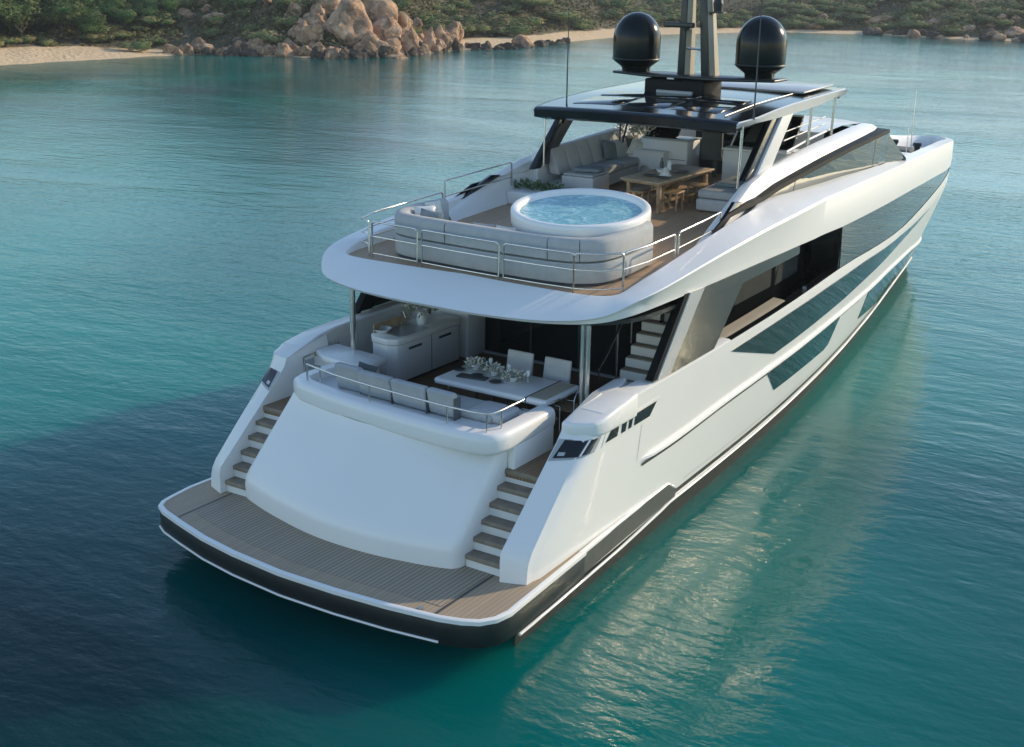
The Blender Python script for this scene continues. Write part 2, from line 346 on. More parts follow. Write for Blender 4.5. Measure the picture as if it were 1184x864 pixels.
# ------------------------------------------------------------------ trees and scrub
def leaf_mat(name, c1, c2, c3):
    m = bpy.data.materials.new(name); m.use_nodes = True; n = m.node_tree; b = n.nodes['Principled BSDF']; L = n.links.new; b.inputs['Roughness'].default_value = .75; b.inputs['Specular IOR Level'].default_value = .24
    b.subsurface_method = 'BURLEY'; b.inputs['Subsurface Weight'].default_value = .9; b.inputs['Subsurface Radius'].default_value = (.4, 1.0, 1.0); b.inputs['Subsurface Scale'].default_value = 1.65
    g = n.nodes.new('ShaderNodeNewGeometry'); oi = n.nodes.new('ShaderNodeObjectInfo')
    a = n.nodes.new('ShaderNodeMath'); a.operation = 'MULTIPLY_ADD'; a.inputs[1].default_value = .55; L(g.outputs['Random Per Island'], a.inputs[0])
    a2 = n.nodes.new('ShaderNodeMath'); a2.operation = 'MULTIPLY'; a2.inputs[1].default_value = .45; L(oi.outputs['Random'], a2.inputs[0]); L(a2.outputs[0], a.inputs[2])
    cr = n.nodes.new('ShaderNodeValToRGB'); e = cr.color_ramp.elements; e[0].position = 0; e[0].color = (*c1, 1); e[1].position = 1; e[1].color = (*c3, 1); q = e.new(.5); q.color = (*c2, 1); L(a.outputs[0], cr.inputs[0]); L(cr.outputs[0], b.inputs['Base Color'])
    return m
M['leaf'] = leaf_mat('evergreen_leaf', (.045,.075,.022), (.09,.13,.038), (.19,.20,.06))
M['scrub'] = leaf_mat('scrub_leaf', (.075,.083,.032), (.165,.158,.06), (.33,.28,.11))
def crown_mesh(seed, n, leaf, m, flat=.75, lobes=7):
    rr = random.Random(seed); mb = MB(); L_ = []
    for i in range(lobes):
        a = rr.uniform(0, 6.28); r_ = rr.uniform(.15, .62); L_.append((Vector((r_*math.cos(a), r_*math.sin(a), rr.uniform(-.25,.5)*flat)), rr.uniform(.3,.5)))
    for i in range(n):
        c, r_ = L_[rr.randrange(lobes)]
        d = Vector((rr.gauss(0,1), rr.gauss(0,1), rr.gauss(.15,1))).normalized(); rad = r_*(rr.random()**.35)*(1+.25*noise.noise(d*2+c*3))
        p_ = c+Vector((d.x, d.y, d.z*flat))*rad
        nn = (d+Vector((rr.uniform(-.7,.7), rr.uniform(-.7,.7), rr.uniform(-.3,.9)))).normalized(); u = nn.cross(Vector((0,0,1))); u = u.normalized() if u.length > .01 else Vector((1,0,0)); v = nn.cross(u); s_ = leaf*rr.uniform(.6,1.4)
        mb.add([p_-u*s_, p_-v*s_*.6, p_+u*s_, p_+v*s_*.7], [(0,1,2,3)])
    me = bpy.data.meshes.new('crown'); me.from_pydata([tuple(v) for v in mb.v], [], mb.f); me.materials.append(m); return me
CR = [crown_mesh(100+i, 2600, .05, M['leaf'], .8) for i in range(4)]
SB = [crown_mesh(200+i, 1300, .065, M['scrub'], .7, 6) for i in range(4)]
def trunk_mesh(seed):
    rr = random.Random(seed); mb = MB(); q = Vector((0,0,-.3)); pts = [q]
    for i in range(4): q = q+Vector((rr.uniform(-.12,.12), rr.uniform(-.12,.12), .33)); pts.append(q)
    mb.tube(pts, [.07,.06,.05,.04,.02], 7)
    for i in range(4):
        a = rr.uniform(0,6.28); b_ = pts[2+i % 2]; mb.tube([b_, b_+Vector((math.cos(a)*.2, math.sin(a)*.2, .2)), b_+Vector((math.cos(a)*.42, math.sin(a)*.42, .34))], [.035,.025,.01], 5)
    me = bpy.data.meshes.new('trunk'); me.from_pydata([tuple(v) for v in mb.v], [], mb.f); me.materials.append(M['bark']); return me
TR = [trunk_mesh(i) for i in range(3)]
def tree(a, d, h, w, label, group, k):
    x, y, z = spot(a, d); e = empty('evergreen_tree', (x, y, z), label, 'tree', group, rot=(0,0,k*1.7))
    c = bpy.data.objects.new('crown', CR[k % 4]); COL.objects.link(c); c.parent = e; c.location = (0,0,h*.55); c.scale = (w*.62, w*.62, h*.60)
    t = bpy.data.objects.new('trunk', TR[k % 3]); COL.objects.link(t); t.parent = e; t.scale = (h*.6,h*.6,h*.6)
    return e
def shrub(a, d, h, w, label, group, k, name='shrub'):
    x, y, z = spot(a, d); o = bpy.data.objects.new(name, SB[k % 4]); COL.objects.link(o); o.location = (x, y, z+h*.28); o.scale = (w*.7, w*.7, h*.72); o.rotation_euler = (0,0,k*2.1)
    return tag(o, label, 'shrub', group)
rv = random.Random(11)
def thing_label(base, i): return base
# --- boulders of the rocky point, largest first: bearing, metres behind the waterline, size, stretch
def pxa(px): # bearing of a column of the bay seen from the anchorage
    return math.atan2(CX[0]*(px-592)-CZ[0]*1452.2, CX[1]*(px-592)-CZ[1]*1452.2)
BR = [ # px col, d, size, sx, sz, label
 (408,10,4.1,1.0,1.15,'huge cracked round boulder at the left of the rocky point'),
 (372,7,2.2,1.1,1.0,'squat boulder against the left foot of the huge cracked one'),
 (450,10,3.5,.9,1.15,'tall boulder in the middle of the rocky point'),
 (440,16,4.0,1.1,1.0,'blocky boulder high behind the middle of the point'),
 (400,19,3.2,1.4,.9,'broad boulder on the skyline behind the huge cracked one'),
 (478,8,2.5,.8,1.35,'slab-sided boulder leaning right in the rocky point'),
 (497,6,2.2,.75,1.25,'narrow leaning boulder right of the slab-sided one'),
 (513,6,1.8,.8,1.25,'knobbly boulder near the right end of the point'),
 (527,5,1.4,.9,1.1,'small rounded boulder where the point meets the far beach'),
 (464,16,2.8,1,1.1,'pale square boulder on top of the point'),
 (358,3,1.5,1.0,.9,'upright boulder at the water left of the huge cracked one'),
 (300,3,1.9,1.2,1.0,'orange boulder heap highest piece by the water'),
 (282,2,1.2,1.3,.8,'low orange boulder left of the orange heap'),
 (318,2.5,1.4,1,.9,'orange boulder right of the orange heap'),
 (336,2,1.1,1.2,.8,'small tan boulder between the orange heap and the point'),
 (222,3,1.5,1.2,.9,'lone tan boulder at the end of the left beach'),
 (262,1.5,.9,1.2,.8,'small dark boulder just past the end of the left beach'),
 (463,-2.5,1.5,1.2,.55,'low smooth pale boulder standing in the water before the point'),
 (556,-1,1.3,1.5,.7,'low dark rock at the root of the far reef'),
 (578,-.5,1.5,1.5,.8,'dark rock on the far reef left of its middle'),
 (600,0,1.9,1.4,.9,'highest reddish rock of the far reef'),
 (618,-.5,1.4,1.4,.8,'dark jagged rock right of the reddish one on the far reef'),
 (638,-1,.9,1.8,.5,'last low rock at the tip of the far reef'),
 (560,-13,.8,1.8,.5,'small dark rock awash off the far beach'),
 (240,30,2.6,1.4,1.0,'pink boulder half buried in scrub above the left beach'),
 (322,34,3.4,1.6,1.1,'broad pink slab of rock at the top of the left slope'),
 (285,32,2.4,1.4,1.0,'rounded pink rock on the upper left slope'),
 (345,30,2.6,1.0,1.3,'orange upright rock on the upper left slope'),
 (575,24,1.8,1.2,1.1,'pink boulder in the scrub above the far beach'),
]
for i, (px, d, s_, sx, sz, lb) in enumerate(BR):
    rock(pxa(px), d, s_*.88, sx=sx, sz=sz, wet=px in (262,556,578,618,638,560), label=lb, k=i % 8, zoff=-.1*s_)
gA = 'small boulders heaped along the foot of the rocky point'
for k in range(80):
    px = rv.uniform(225, 540); d = rv.uniform(-1.2, 4.5); s_ = rv.uniform(.5, 1.3)
    rock(pxa(px), d, s_, sx=rv.uniform(.8,1.4), sz=rv.uniform(.7,1.2), wet=d < .3 or rv.random() < .25, label='small boulder heaped along the foot of the rocky point', group=gA)
gA2 = 'medium boulders piled on the rocky point'
for k in range(34):
    px = rv.uniform(352, 520); d = rv.uniform(4, 20); s_ = rv.uniform(1.0, 2.2)
    rock(pxa(px), d, s_, sx=rv.uniform(.8,1.3), sz=rv.uniform(.8,1.4), label='medium boulder piled on the rocky point', group=gA2)
gA3 = 'orange rocks along the shore left of the point'
for k in range(36):
    px = rv.uniform(228, 352); d = rv.uniform(-.5, 6); s_ = rv.uniform(.6, 1.5)
    rock(pxa(px), d, s_, sx=rv.uniform(.8,1.4), sz=rv.uniform(.8,1.2), wet=rv.random() < .15, label='orange rock in the low heap along the shore left of the point', group=gA3)
gB = 'small dark rocks of the far reef'
for k in range(28):
    px = rv.uniform(545, 648); rock(pxa(px), rv.uniform(-3, 1.5), rv.uniform(.5, 1.2), sx=1.3, sz=.7, wet=rv.random() < .8, label='small dark rock of the reef before the far beach', group=gB)
gE = 'rocks on the right-hand slope'
for k in range(25):
    px = rv.uniform(900, 1230); rock(pxa(px), rv.uniform(5, 26), rv.uniform(.7, 2.2), sx=1.5, sz=.7, label='rock outcrop showing through the scrub on the right-hand slope', group=gE)
gF2 = 'rocks scattered on the far hillside'
for k in range(10):
    px = rv.uniform(540, 760); rock(pxa(px), rv.uniform(18, 60), rv.uniform(.6, 1.6), sx=1.4, sz=.8, label='small rock scattered in the scrub of the far hillside', group=gF2)
gC = 'rocks along the right-hand shore'
for k in range(45):
    px = rv.uniform(960, 1230); rock(pxa(px), rv.uniform(-1, 7), rv.uniform(.5, 1.7), sx=1.4, sz=.8, wet=rv.random() < .6, label='dark rock lying along the right-hand shore', group=gC)
gD = 'rocks lying on the left slope'
for k in range(10):
    px = rv.uniform(210, 360); rock(pxa(px), rv.uniform(12, 36), rv.uniform(.8, 1.7), sx=1.4, sz=.8, label='pink rock showing through scrub on the left slope', group=gD)
# --- trees and bushes
gL = 'evergreen trees behind the left beach'
for k in range(64):
    px = rv.uniform(-90, 128); d = 21+rv.uniform(0, 26)*(k/64)**.7; h = rv.uniform(4.5, 7.5)
    tree(pxa(px), d, h, h*1.15, 'dense dark evergreen tree in the thicket behind the left beach', gL, k)
for k in range(20):
    px = rv.uniform(128, 220); d = rv.uniform(16, 40); h = rv.uniform(3, 4.6)
    tree(pxa(px), d, h, h*1.3, 'low spreading evergreen tree between the left beach and the pink rocks', 'low evergreens right of the left thicket', k)
gM = 'scrub bushes on the slope above the boulders'
for k in range(105):
    px = rv.uniform(140, 545); d = rv.uniform(5, 48) if px < 350 else rv.uniform(13, 48); h = rv.uniform(1.8, 3.4)
    shrub(pxa(px), d, h, h*rv.uniform(1.3, 2.1), 'grey green scrub bush on the slope above the rocky shore', gM, k)
gF = 'low bushes along the edge of the left beach'
for k in range(26):
    px = rv.uniform(-80, 215); shrub(pxa(px), rv.uniform(16, 21), rv.uniform(1.2,2), rv.uniform(2.5,4), 'low bush at the top edge of the left beach', gF, k)
gR = 'scrub bushes on the hill behind the far beach'
for k in range(165):
    px = rv.uniform(530, 1260); d = lerpT(pxa(px), 1)*.9+rv.uniform(0, 45)**1.0; h = rv.uniform(2.2, 4.2)
    shrub(pxa(px), d, h, h*rv.uniform(1.5, 2.4), 'olive green scrub bush on the hillside behind the far shore', gR, k)
# unbroken low ground cover between the bushes
mb = MB(); rc = random.Random(5)
for k in range(64000):
    px = rc.uniform(-150, 1320); a = pxa(px); bw = lerpT(a, 1); d = bw*.92+abs(rc.gauss(0, 1))*26+rc.uniform(0, 6)
    if noise.noise(Vector((a*90, d*.12, 0))) < -.42 and d > bw+3: continue
    x, y, z = spot(a, d); hh_ = .55+.9*max(0, noise.noise(Vector((x*.15, y*.15, 2))))
    p_ = Vector((x, y, z+hh_*rc.random())); nn = Vector((rc.uniform(-1,1), rc.uniform(-1,1), rc.uniform(.1,1))).normalized(); u = nn.cross(Vector((0,0,1))).normalized(); v = nn.cross(u); s_ = rc.uniform(.14, .36)
    mb.add([p_-u*s_, p_-v*s_*.7, p_+u*s_, p_+v*s_*.7], [(0,1,2,3)])
me = bpy.data.meshes.new('ground_cover'); me.from_pydata([tuple(v) for v in mb.v], [], mb.f); me.materials.append(M['scrub']); gc_ = bpy.data.objects.new('ground_cover', me); COL.objects.link(gc_)
tag(gc_, 'low olive scrub covering the shore slopes', 'ground cover', kind='stuff')
# ------------------------------------------------------------------ hull lines (x starboard, y forward, z up, metres)
k_ = 15.65/14.2
W0 = [(-1,3.45),(2,3.40),(6,3.2),(11.4,2.93),(16.3,2.5),(20,2.05)]+[(20+(y-20)*k_, v) for y, v in ((24.2,1.48),(28,.9),(31,.45),(33.5,.1),(34.2,0))]
GB = [(-1,3.62),(3,3.62),(12,3.62),(16,3.45),(20,3.15),(24,2.66),(28,2.12),(31,1.68),(33,1.32),(34.3,1.0),(35.1,.66),(35.5,.34),(35.65,0)]
def ystem(z): return interp([(-1,32.6),(0,33.6),(3,35.3),(4.5,35.65),(6,35.65)], z)
def B(y, z):
    if y > 20: y = 20+(y-20)*15.65/(ystem(z)-20)
    s = min(max(z/3.4, 0), 1)**.85
    return max(0, smooth_interp(W0, y))*(1-s)+max(0, smooth_interp(GB, y))*s
def mx(x, y): return -x-.36*max(0, 1-y/30)       # port side of the centreline
def SP(side, x, y, z): return (x if side > 0 else mx(x, y), y, z)
GUN = [(2.6,3.08),(3.2,3.15),(4.2,3.32),(6,3.36),(10,3.49),(15.3,3.69),(19,3.62),(22.8,3.54),(27,3.62),(31,3.74),(34,3.85),(38,3.95)]
UB = [(3,4.8),(7,4.8),(11,4.8),(15.2,4.73),(20.4,4.63),(24.3,4.46),(29.3,4.2),(31,4.08),(34,4.0),(38,3.95)]
gz = lambda y: smooth_interp(GUN, y)
uz = lambda y: smooth_interp(UB, y)
def zf(y): return 4.95+.05*(min(y, 18)-5)      # sheer of the upper deck

Y = empty('motor_yacht', (0, 17, 0), 'white multi-deck motor yacht with teak swim platform moored in the turquoise bay', 'yacht', world=True)

# --- hull shell -----------------------------------------------------------
INNER = [(.90,1.20),(1.3,1.20),(1.44,1.22),(1.89,1.75),(2.61,2.60),(2.9,2.95),(3.04,3.06),(3.15,3.10)]     # z, y of wing's inner aft edge
OUTER = [(.90,1.45),(1.25,1.50),(1.98,2.20),(2.49,2.73),(2.9,3.15),(3.15,3.25)]
def hull_side(side):
    mb = MB(); rows = []
    ys = [3.6,4.2,4.8,5.6,6.5,7.5,9,10.5,12,13.5,15,16.5,18,19.5,21,22.5,24,25.5,27,28.5,30,31.2,32.2,33,33.5,33.9,34.3,34.6,34.9,35.1,35.3,35.45,35.55,35.62,35.7]
    for q in range(17):
        f = q/16; row = []
        def zz(y): return .88+(gz(y)-.88)*f
        zb = zz(3.1); yi = interp(INNER, zb); yo = interp(OUTER, zb)
        lean = .02 if f < .9 else .06
        row.append(SP(side, 3.0, yi, zb-.0))
        row.append(SP(side, 3.22, yi+.02+(yo-yi)*.22, zb)); row.append(SP(side, 3.42, yi+(yo-yi)*.62, zb))
        row.append(SP(side, B(yo,zb)-.05, yo+.07, zb)); row.append(SP(side, B(yo,zb)-.008, yo+.24, zb)); 
        for y in ys:
            if y < yo+.3: y = yo+.3+(y-3.6)*.02
            z = zz(y); ye = min(y, ystem(z)); row.append(SP(side, max(B(ye,z), .0) if ye < ystem(z) else 0, ye, z))
        rows.append(row)
    mb.grid(rows)
    # lower body down below the waterline
    rows = []
    for z in (-.8,-.3,0,.3,.6,.88):
        rows.append([SP(side, B(min(y, ystem(z)), z) if y < ystem(z) else 0, min(y, ystem(z)), z) for y in [1.0,1.45,2.2,3]+ys])
    mb.grid(rows)
    # gunwale cap, inner bulwark down to the deck (aft, open part)
    rows = []
    for y in (3.6,4.2,4.8,5.6,6.5,7.5,8.5):
        z = gz(y); wd = interp([(3.1,.58),(3.6,.56),(4.4,.42),(5.2,.34)], y)
        rows.append([SP(side, B(y,z), y, z), SP(side, B(y,z)-.04, y, z+.025), SP(side, B(y,z)-wd, y, z+.03), SP(side, B(y,z)-wd-.03, y, z), SP(side, B(y,z)-wd-.03, y, 2.3)])
    mb.grid(rows)
    return mb
for side in (1, -1):
    mb = hull_side(side)
    zt_ = gz(3.1); yi_, yo_ = interp(INNER, zt_), interp(OUTER, zt_)
    A_ = [(3.0,yi_),(3.22,yi_+.02+(yo_-yi_)*.22),(3.42,yi_+(yo_-yi_)*.62),(B(yo_,zt_)-.05,yo_+.07),(B(yo_,zt_)-.008,yo_+.24)]
    E_ = [(3.04,.03),(3.2,.03),(3.4,.03),(3.56,.022),(3.62,0)]
    mb.grid([[SP(side, x, y, zt_+.002) for x, y in A_]]+[[SP(side, a_[0]+(e_[0]-a_[0])*f_, a_[1]+(3.62-a_[1])*f_, zt_+(gz(3.6)+e_[1]-zt_)*f_) for a_, e_ in zip(A_, E_)] for f_ in (.5, 1)])
    # inner face of the stern quarter beside the steps
    rows = []
    for z, y in INNER:
        rows.append([SP(side, 3.0, y, z), SP(side, 3.0, max(y, 3.2), z), SP(side, 3.0, 4.3, z)])
    rows.append([SP(side, 3.0, 3.11, gz(3.1)+.004), SP(side, 3.02, 3.62, gz(3.6)+.03), SP(side, 3.06, 4.3, gz(4.3)+.03)])
    mb.grid(rows)
    # rounded cap of the quarter
    cap = [(2.99,3.02),(3.22,3.04),(3.42,3.12),(3.55,3.22),(3.615,3.40),(3.628,3.6),(3.63,4.6),(3.2,4.7),(3.02,5.3),(2.86,5.05),(2.88,4.2),(2.95,3.5)]
    pts = [SP(side, x, y, 0)[:2] for x, y in cap]
    mb.build('hull', M['white'], Y, smooth=38)
    if side > 0: MB().prism(pts, 2.93, lambda x, y: gz(y)+.035).build('quarter_cap', M['white'], Y, bevel=.055, seg=3)

def patch(mb, top, bot, side, off=.012, n=24, m=4, th=.03):
    """a panel lying on the hull skin between two (y,z) polylines"""
    def samp(T, f):
        L = [0]
        for a, b in zip(T, T[1:]): L.append(L[-1]+math.hypot(b[0]-a[0], b[1]-a[1]))
        d = f*L[-1]
        for i in range(len(T)-1):
            if d <= L[i+1]+1e-9:
                t = (d-L[i])/max(1e-9, L[i+1]-L[i]); return (T[i][0]+(T[i+1][0]-T[i][0])*t, T[i][1]+(T[i+1][1]-T[i][1])*t)
        return T[-1]
    rows = []; back = []
    for j in range(m+1):
        r1 = []; r2 = []
        for i in range(n+1):
            a, b = samp(bot, i/n), samp(top, i/n); y = a[0]+(b[0]-a[0])*j/m; z = a[1]+(b[1]-a[1])*j/m
            x = B(y, z); of = off(y) if callable(off) else off; r1.append(SP(side, x+of, y, z)); r2.append(SP(side, x+of-th, y, z))
        rows.append(r1); back.append(r2)
    mb.grid(rows); mb.grid([rows[0], back[0]]); mb.grid([rows[-1], back[-1]])
    mb.grid([[r[0] for r in rows], [r[0] for r in back]]); mb.grid([[r[-1] for r in rows], [r[-1] for r in back]])
    return mb
def curve(fn, a, b, n=20): return [(y, fn(y)) for y in frange(a, b, n)]
dg = .62
for side in (1, -1):
    # belt windows in the hull skin
    patch(MB(), [(8.6,3.18),(11.9,3.33),(14.1,3.4),(17.6,3.44),(21,3.36),(24.7,3.22),(28.2,3.19)], [(11.37,2.44),(16.3,2.62),(18.4,2.76),(22,2.93),(25.6,3.06),(28.2,3.17)], side, n=40, m=6).build('hull_window', M['mirror'], Y, smooth=30)
    patch(MB(), [(11.27,1.99),(16.85,2.07)], [(12.18,1.33),(16.28,1.27),(16.6,1.36)], side, m=6).build('hull_window', M['mirror'], Y, smooth=30)
    patch(MB(), [(20.08,2.11),(24,1.99),(28,1.68),(31.6,1.25)], [(20.32,1.16),(23.6,.80),(28,.48),(31.6,1.22)], side, m=6).build('hull_window', M['mirror'], Y, smooth=30)
    # dark rubbing band along the platform, boot stripe and lines
    boff = lambda y: interp([(2.5,.115),(4.5,.06),(7.1,.02)], y)
    mb = MB(); mb.tube([SP(side, B(y,.9)+boff(y)-.028, y, .905) for y in frange(2.9, 6.6, 12)]+[SP(side, B(6.95,.7)+.01, 6.95, .72)], [.05]*4+[.04]*4+[.03]*5, 6); mb.build('band_beading', M['white'], Y, smooth=60)
    patch(MB(), [(2.95,.9),(6.55,.9),(6.75,.85),(7.1,.62)], [(2.95,.45),(7.1,.45)], side, th=.1, off=boff, n=30).build('rubbing_band', M['fender'], Y, smooth=30)
    patch(MB(), [(1.0,.33),(10,.36),(33.6,.4)], [(1.0,-.5),(10,-.5),(32.8,-.5)], side, off=.016, n=60).build('boot_stripe', M['boot'], Y, smooth=30)
    patch(MB(), [(7.0,.62),(25,.70),(34,.8)], [(7.0,.52),(25,.60),(34,.7)], side, off=.016, n=60, m=1).build('waterline_stripe', M['dark'], Y, smooth=30)
    # white spray rail and grey rubbing strake
    for (T, r, mt, nm) in (([(.45,.40),(10,.43),(24,.45),(33.4,.5)], .028, 'white', 'spray_rail'),):
        mb = MB(); mb.tube([SP(side, max(B(y, interp(T, y))+.03, interp([(0,3.70),(.9,3.69),(1.8,3.64),(3,3.57),(4.5,3.48),(6.4,3.32),(7.6,3.2)], y) if y < 6.4 else 0), y, interp(T, y)) for y in frange(.75, 33, 70)], r, 6); mb.build(nm, M[mt], Y, smooth=60)
    RUB = [(5.05,1.90),(6.5,1.90),(9.24,2.03),(13,2.12),(16.7,2.18),(20,2.17),(23,2.1),(28,1.76),(32.3,1.25),(35,1.1)]
    prof = [(.0,.07),(.07,.05),(.075,0),(.0,-.045)]
    mb = MB(); rows = []
    for y in frange(5.05, 35, 70):
        z = smooth_interp(RUB, y); s = min(1, (y-5.05)/.25+.05); rows.append([SP(side, B(y, z)+a*s-.004, y, z+b) for a, b in prof])
    mb.grid(rows); mb.build('rub_rail', M['white'], Y, smooth=40)
    mb = MB(); mb.grid([[SP(side, B(y, smooth_interp(RUB, y)-.05)+.014, y, smooth_interp(RUB, y)-.05), SP(side, B(y, smooth_interp(RUB, y)-.12)+.014, y, smooth_interp(RUB, y)-.115)] for y in frange(5.15, 34.8, 70)])
    mb.build('rub_rail_shade_line', M['dark'], Y)  # dark strip painting the shadow line below the rub rail
    # engine-room line of small marks on the topsides seam
    mb = MB(); mb.grid([[SP(side, B(y, .74)+.004, y, .74), SP(side, B(y, .755)+.004, y, .755)] for y in frange(7.4, 26, 50)]); mb.build('hull_seam', M['grey'], Y)
    # stern quarter lamp recess and side vents
    def wpt(s, z, d):
        yi, yo = interp(INNER, z), interp(OUTER, z); P = [(3.0,yi),(3.22,yi+.02+(yo-yi)*.22),(3.42,yi+(yo-yi)*.62),(B(yo,z)-.05,yo+.07),(B(yo,z)-.008,yo+.24)]
        u = s*4; k = min(3, int(u)); t = u-k; x = P[k][0]+(P[k+1][0]-P[k][0])*t; y = P[k][1]+(P[k+1][1]-P[k][1])*t; an = s**1.6*PI/2*.9
        return SP(side, x+d*math.sin(an), y-d*math.cos(an), z)
    zl = lambda s: 2.60+.10*s; zt = lambda s: 2.90+.03*s
    def strip(s0, s1, v0, v1, d, n=8, m=3, sk=0):
        mb = MB(); F = lambda s, v: zl(s)+(zt(s)-zl(s))*v
        rows = [[wpt(s+sk*v, F(s, v), d) for s in frange(s0, s1, n)] for v in frange(v0, v1, m)]; back = [[wpt(s+sk*v, F(s, v), d-.05) for s in frange(s0, s1, n)] for v in frange(v0, v1, m)]
        mb.grid(rows); mb.grid([rows[0], back[0]]); mb.grid([rows[-1], back[-1]]); mb.grid([[r[0] for r in rows], [r[0] for r in back]]); mb.grid([[r[-1] for r in rows], [r[-1] for r in back]]); return mb
    rec = strip(.02, .98, 0, 1, .012).build('lamp_recess', M['grey'], Y, smooth=40)
    strip(.07, .80, .12, .95, .020, sk=.07).build('lamp_glass', M['bglass'], Y)
    strip(.55, .60, .12, .95, .026, 2, sk=.07).build('lamp_divider', M['white2'], Y)
    strip(.14, .26, .22, .38, .026, 3).build('lamp', M['lampglow'], Y)
    patch(MB(), [(3.55,2.99),(4.4,3.03),(5.5,3.07)], [(3.42,2.70),(4.4,2.71),(5.1,2.75)], side, off=.006, n=12, m=2).build('vent_frame', M['white2'], Y)
    for a, b in ((3.62,3.98),(4.1,4.28),(4.36,4.5),(4.58,5.2)):
        sl = .12 if a < 4 else (.02 if b < 4.6 else .16)
        z0 = lambda y: 2.755+.01*(y-3.4); z1 = lambda y: 2.955+.035*(y-3.6)
        patch(MB(), [(a+(.1 if a < 4 else 0), z1(a)), (b+(.18 if b > 5 else 0), z1(b))], [(a-.08 if a < 4 else a, z0(a)), (b-.04, z0(b))], side, off=.018, n=6, m=2).build('vent', M['bglass'], Y)
    # door seam in topsides
    mb = MB(); mb.grid([[SP(side, B(4.9, z)+.003, 4.9, z), SP(side, B(4.9, z)+.003, 4.915, z)] for z in frange(1.95, 2.68, 8)]); mb.build('hull_seam', M['grey'], Y)

# transom below the platform
mb = MB(); mb.box(mx(3.2,0), 3.25, 1.02, 1.6, -.8, .8); mb.build('transom', M['dark'], Y)

# --- swim platform --------------------------------------------------------
def plat(inset=0):
    st = [(3.57,3.0),(3.64,1.8),(3.69,.9),(3.72,.45),(3.66,.15),(3.5,-.08),(3.25,-.22),(2.9,-.33),(2.0,-.47),(1.0,-.56),(0,-.59)]
    pr = [(-.2,-.59),(-1.32,-.50),(-2.2,-.36),(-3.05,-.14),(-3.6,.02),(-3.85,.15),(-3.97,.34),(-4.02,.6),(-4.08,1.1),(-4.06,1.7),(-3.98,3.0)]
    L = st+pr
    out = []
    for i, (x, y) in enumerate(L):
        a = L[max(0, i-1)]; b = L[min(len(L)-1, i+1)]; t = Vector((b[0]-a[0], b[1]-a[1])).normalized(); n = Vector((-t.y, t.x))
        if n.dot(Vector((x+.2, y-2))) > 0: n = -n
        out.append((x+n.x*inset, y+n.y*inset))
    return out
P0 = plat()
MB().prism(P0, .46, .915).build('swim_platform', M['dark'], Y, bevel=.03)
mb = MB(); mb.grid([[(x,y,.87) for x, y in plat(-.018)], [(x,y,.935) for x, y in plat(-.02)], [(x,y,.945) for x, y in plat(.0)], [(x,y,.945) for x, y in plat(.07)], [(x,y,.90) for x, y in plat(.072)]]); mb.build('platform_rim', M['white'], Y, smooth=30)
MB().prism(plat(.072), .90, .932).build('platform_border', M['deck_frame'], Y)
inn = plat(.42)
inn2 = [(x, y) for x, y in inn if -3.15 < x < 2.95 and y < 1]
MB().prism([(2.72,1.7)]+[(2.72,-.02)]+[(x,y) for x,y in inn2 if x<2.7 and x>-3.1]+[(-3.12,.35),(-3.12,1.7)], .93, .940).build('platform_planking', M['deck'], Y)
for xx, yy, ww in ((2.76,-.34,.05),(-3.2,0.0,.04)):
    mb = MB(); mb.add([(xx,yy,.9365),(xx+ww,yy,.9365),(xx+ww,1.7,.9365),(xx,1.7,.9365)], [(0,1,2,3)]); mb.build('platform_joint', M['slate'], Y)
mb = MB(); mb.tube([(x,y,.52) for x, y in plat(-.012) if y < .2 and x < 2.95], .02, 6); mb.build('platform_stripe', M['white'], Y)
MB().lathe([(0,.948),(.05,.948),(.05,.94)], 12, (2.5,-.25,0)).build('deck_fitting', M['steel'], Y)

# --- stern block between the steps ---------------------------------------
def base_curve(t):   # t 0..1 port to starboard
    P = [(-2.90,1.55),(-2.84,1.38),(-2.62,1.26),(-1.76,1.0),(-.6,.78),(.5,.78),(1.4,.92),(2.0,1.08),(2.16,1.2),(2.22,1.42)]
    u = t*(len(P)-1); i = min(int(u), len(P)-2); f = u-i
    def c(k): return (smooth_interp([(j, P[j][0]) for j in range(len(P))], u), smooth_interp([(j, P[j][1]) for j in range(len(P))], u))
    return c(0)
rows = []
prof = [(.93,0),(1.22,-.03),(1.36,0.0),(1.5,.10),(1.8,.34),(2.2,.66),(2.55,.95),(2.72,1.08),(2.78,1.10)]
NT = 41
for z, d in prof:
    row = []
    for i in range(NT):
        t = i/(NT-1); x, y = base_curve(t); c = 1-.10*max(0, (z-1.36))/1.4
        xx = -.34+(x+.34)*(c if x < -.34 else 1.0+.02*(z-1))
        row.append((xx, y+d*(1.0 if abs(t-.5) < .47 else .97), z))
    rows.append([(rows[-1][0][0] if 0 else row[0][0], 3.9, z)]+row+[(row[-1][0], 3.9, z)])
mb = MB(); mb.grid(rows)
blk = mb.build('stern_garage_door', M['white'], Y, smooth=35)
# cornice
top_pts = []
CO = [(-2.62,3.7),(-2.66,2.75),(-2.55,2.38),(-2.2,2.14),(-1.3,1.93),(-.4,1.82),(.6,1.74),(1.4,1.70),(1.95,1.72),(2.28,1.80),(2.45,1.98),(2.50,2.3),(2.50,3.0),(2.48,3.75)]
def co(inset, z):
    out = []
    for i, (x, y) in enumerate(CO):
        a = CO[max(0,i-1)]; b = CO[min(len(CO)-1,i+1)]; t = Vector((b[0]-a[0], b[1]-a[1])).normalized(); n = Vector((-t.y, t.x)) 
        out.append((x+n.x*inset, y+n.y*inset, z))
    return out
mb = MB(); mb.grid([co(.24,2.72), co(.10,2.735), co(.06,2.765), co(.045,2.81), co(.04,2.98), co(.055,3.04), co(.09,3.08), co(.14,3.10), co(.34,3.10), co(.36,3.08), co(.36,2.9)])
mb.build('stern_cornice', M['white'], Y, smooth=45)
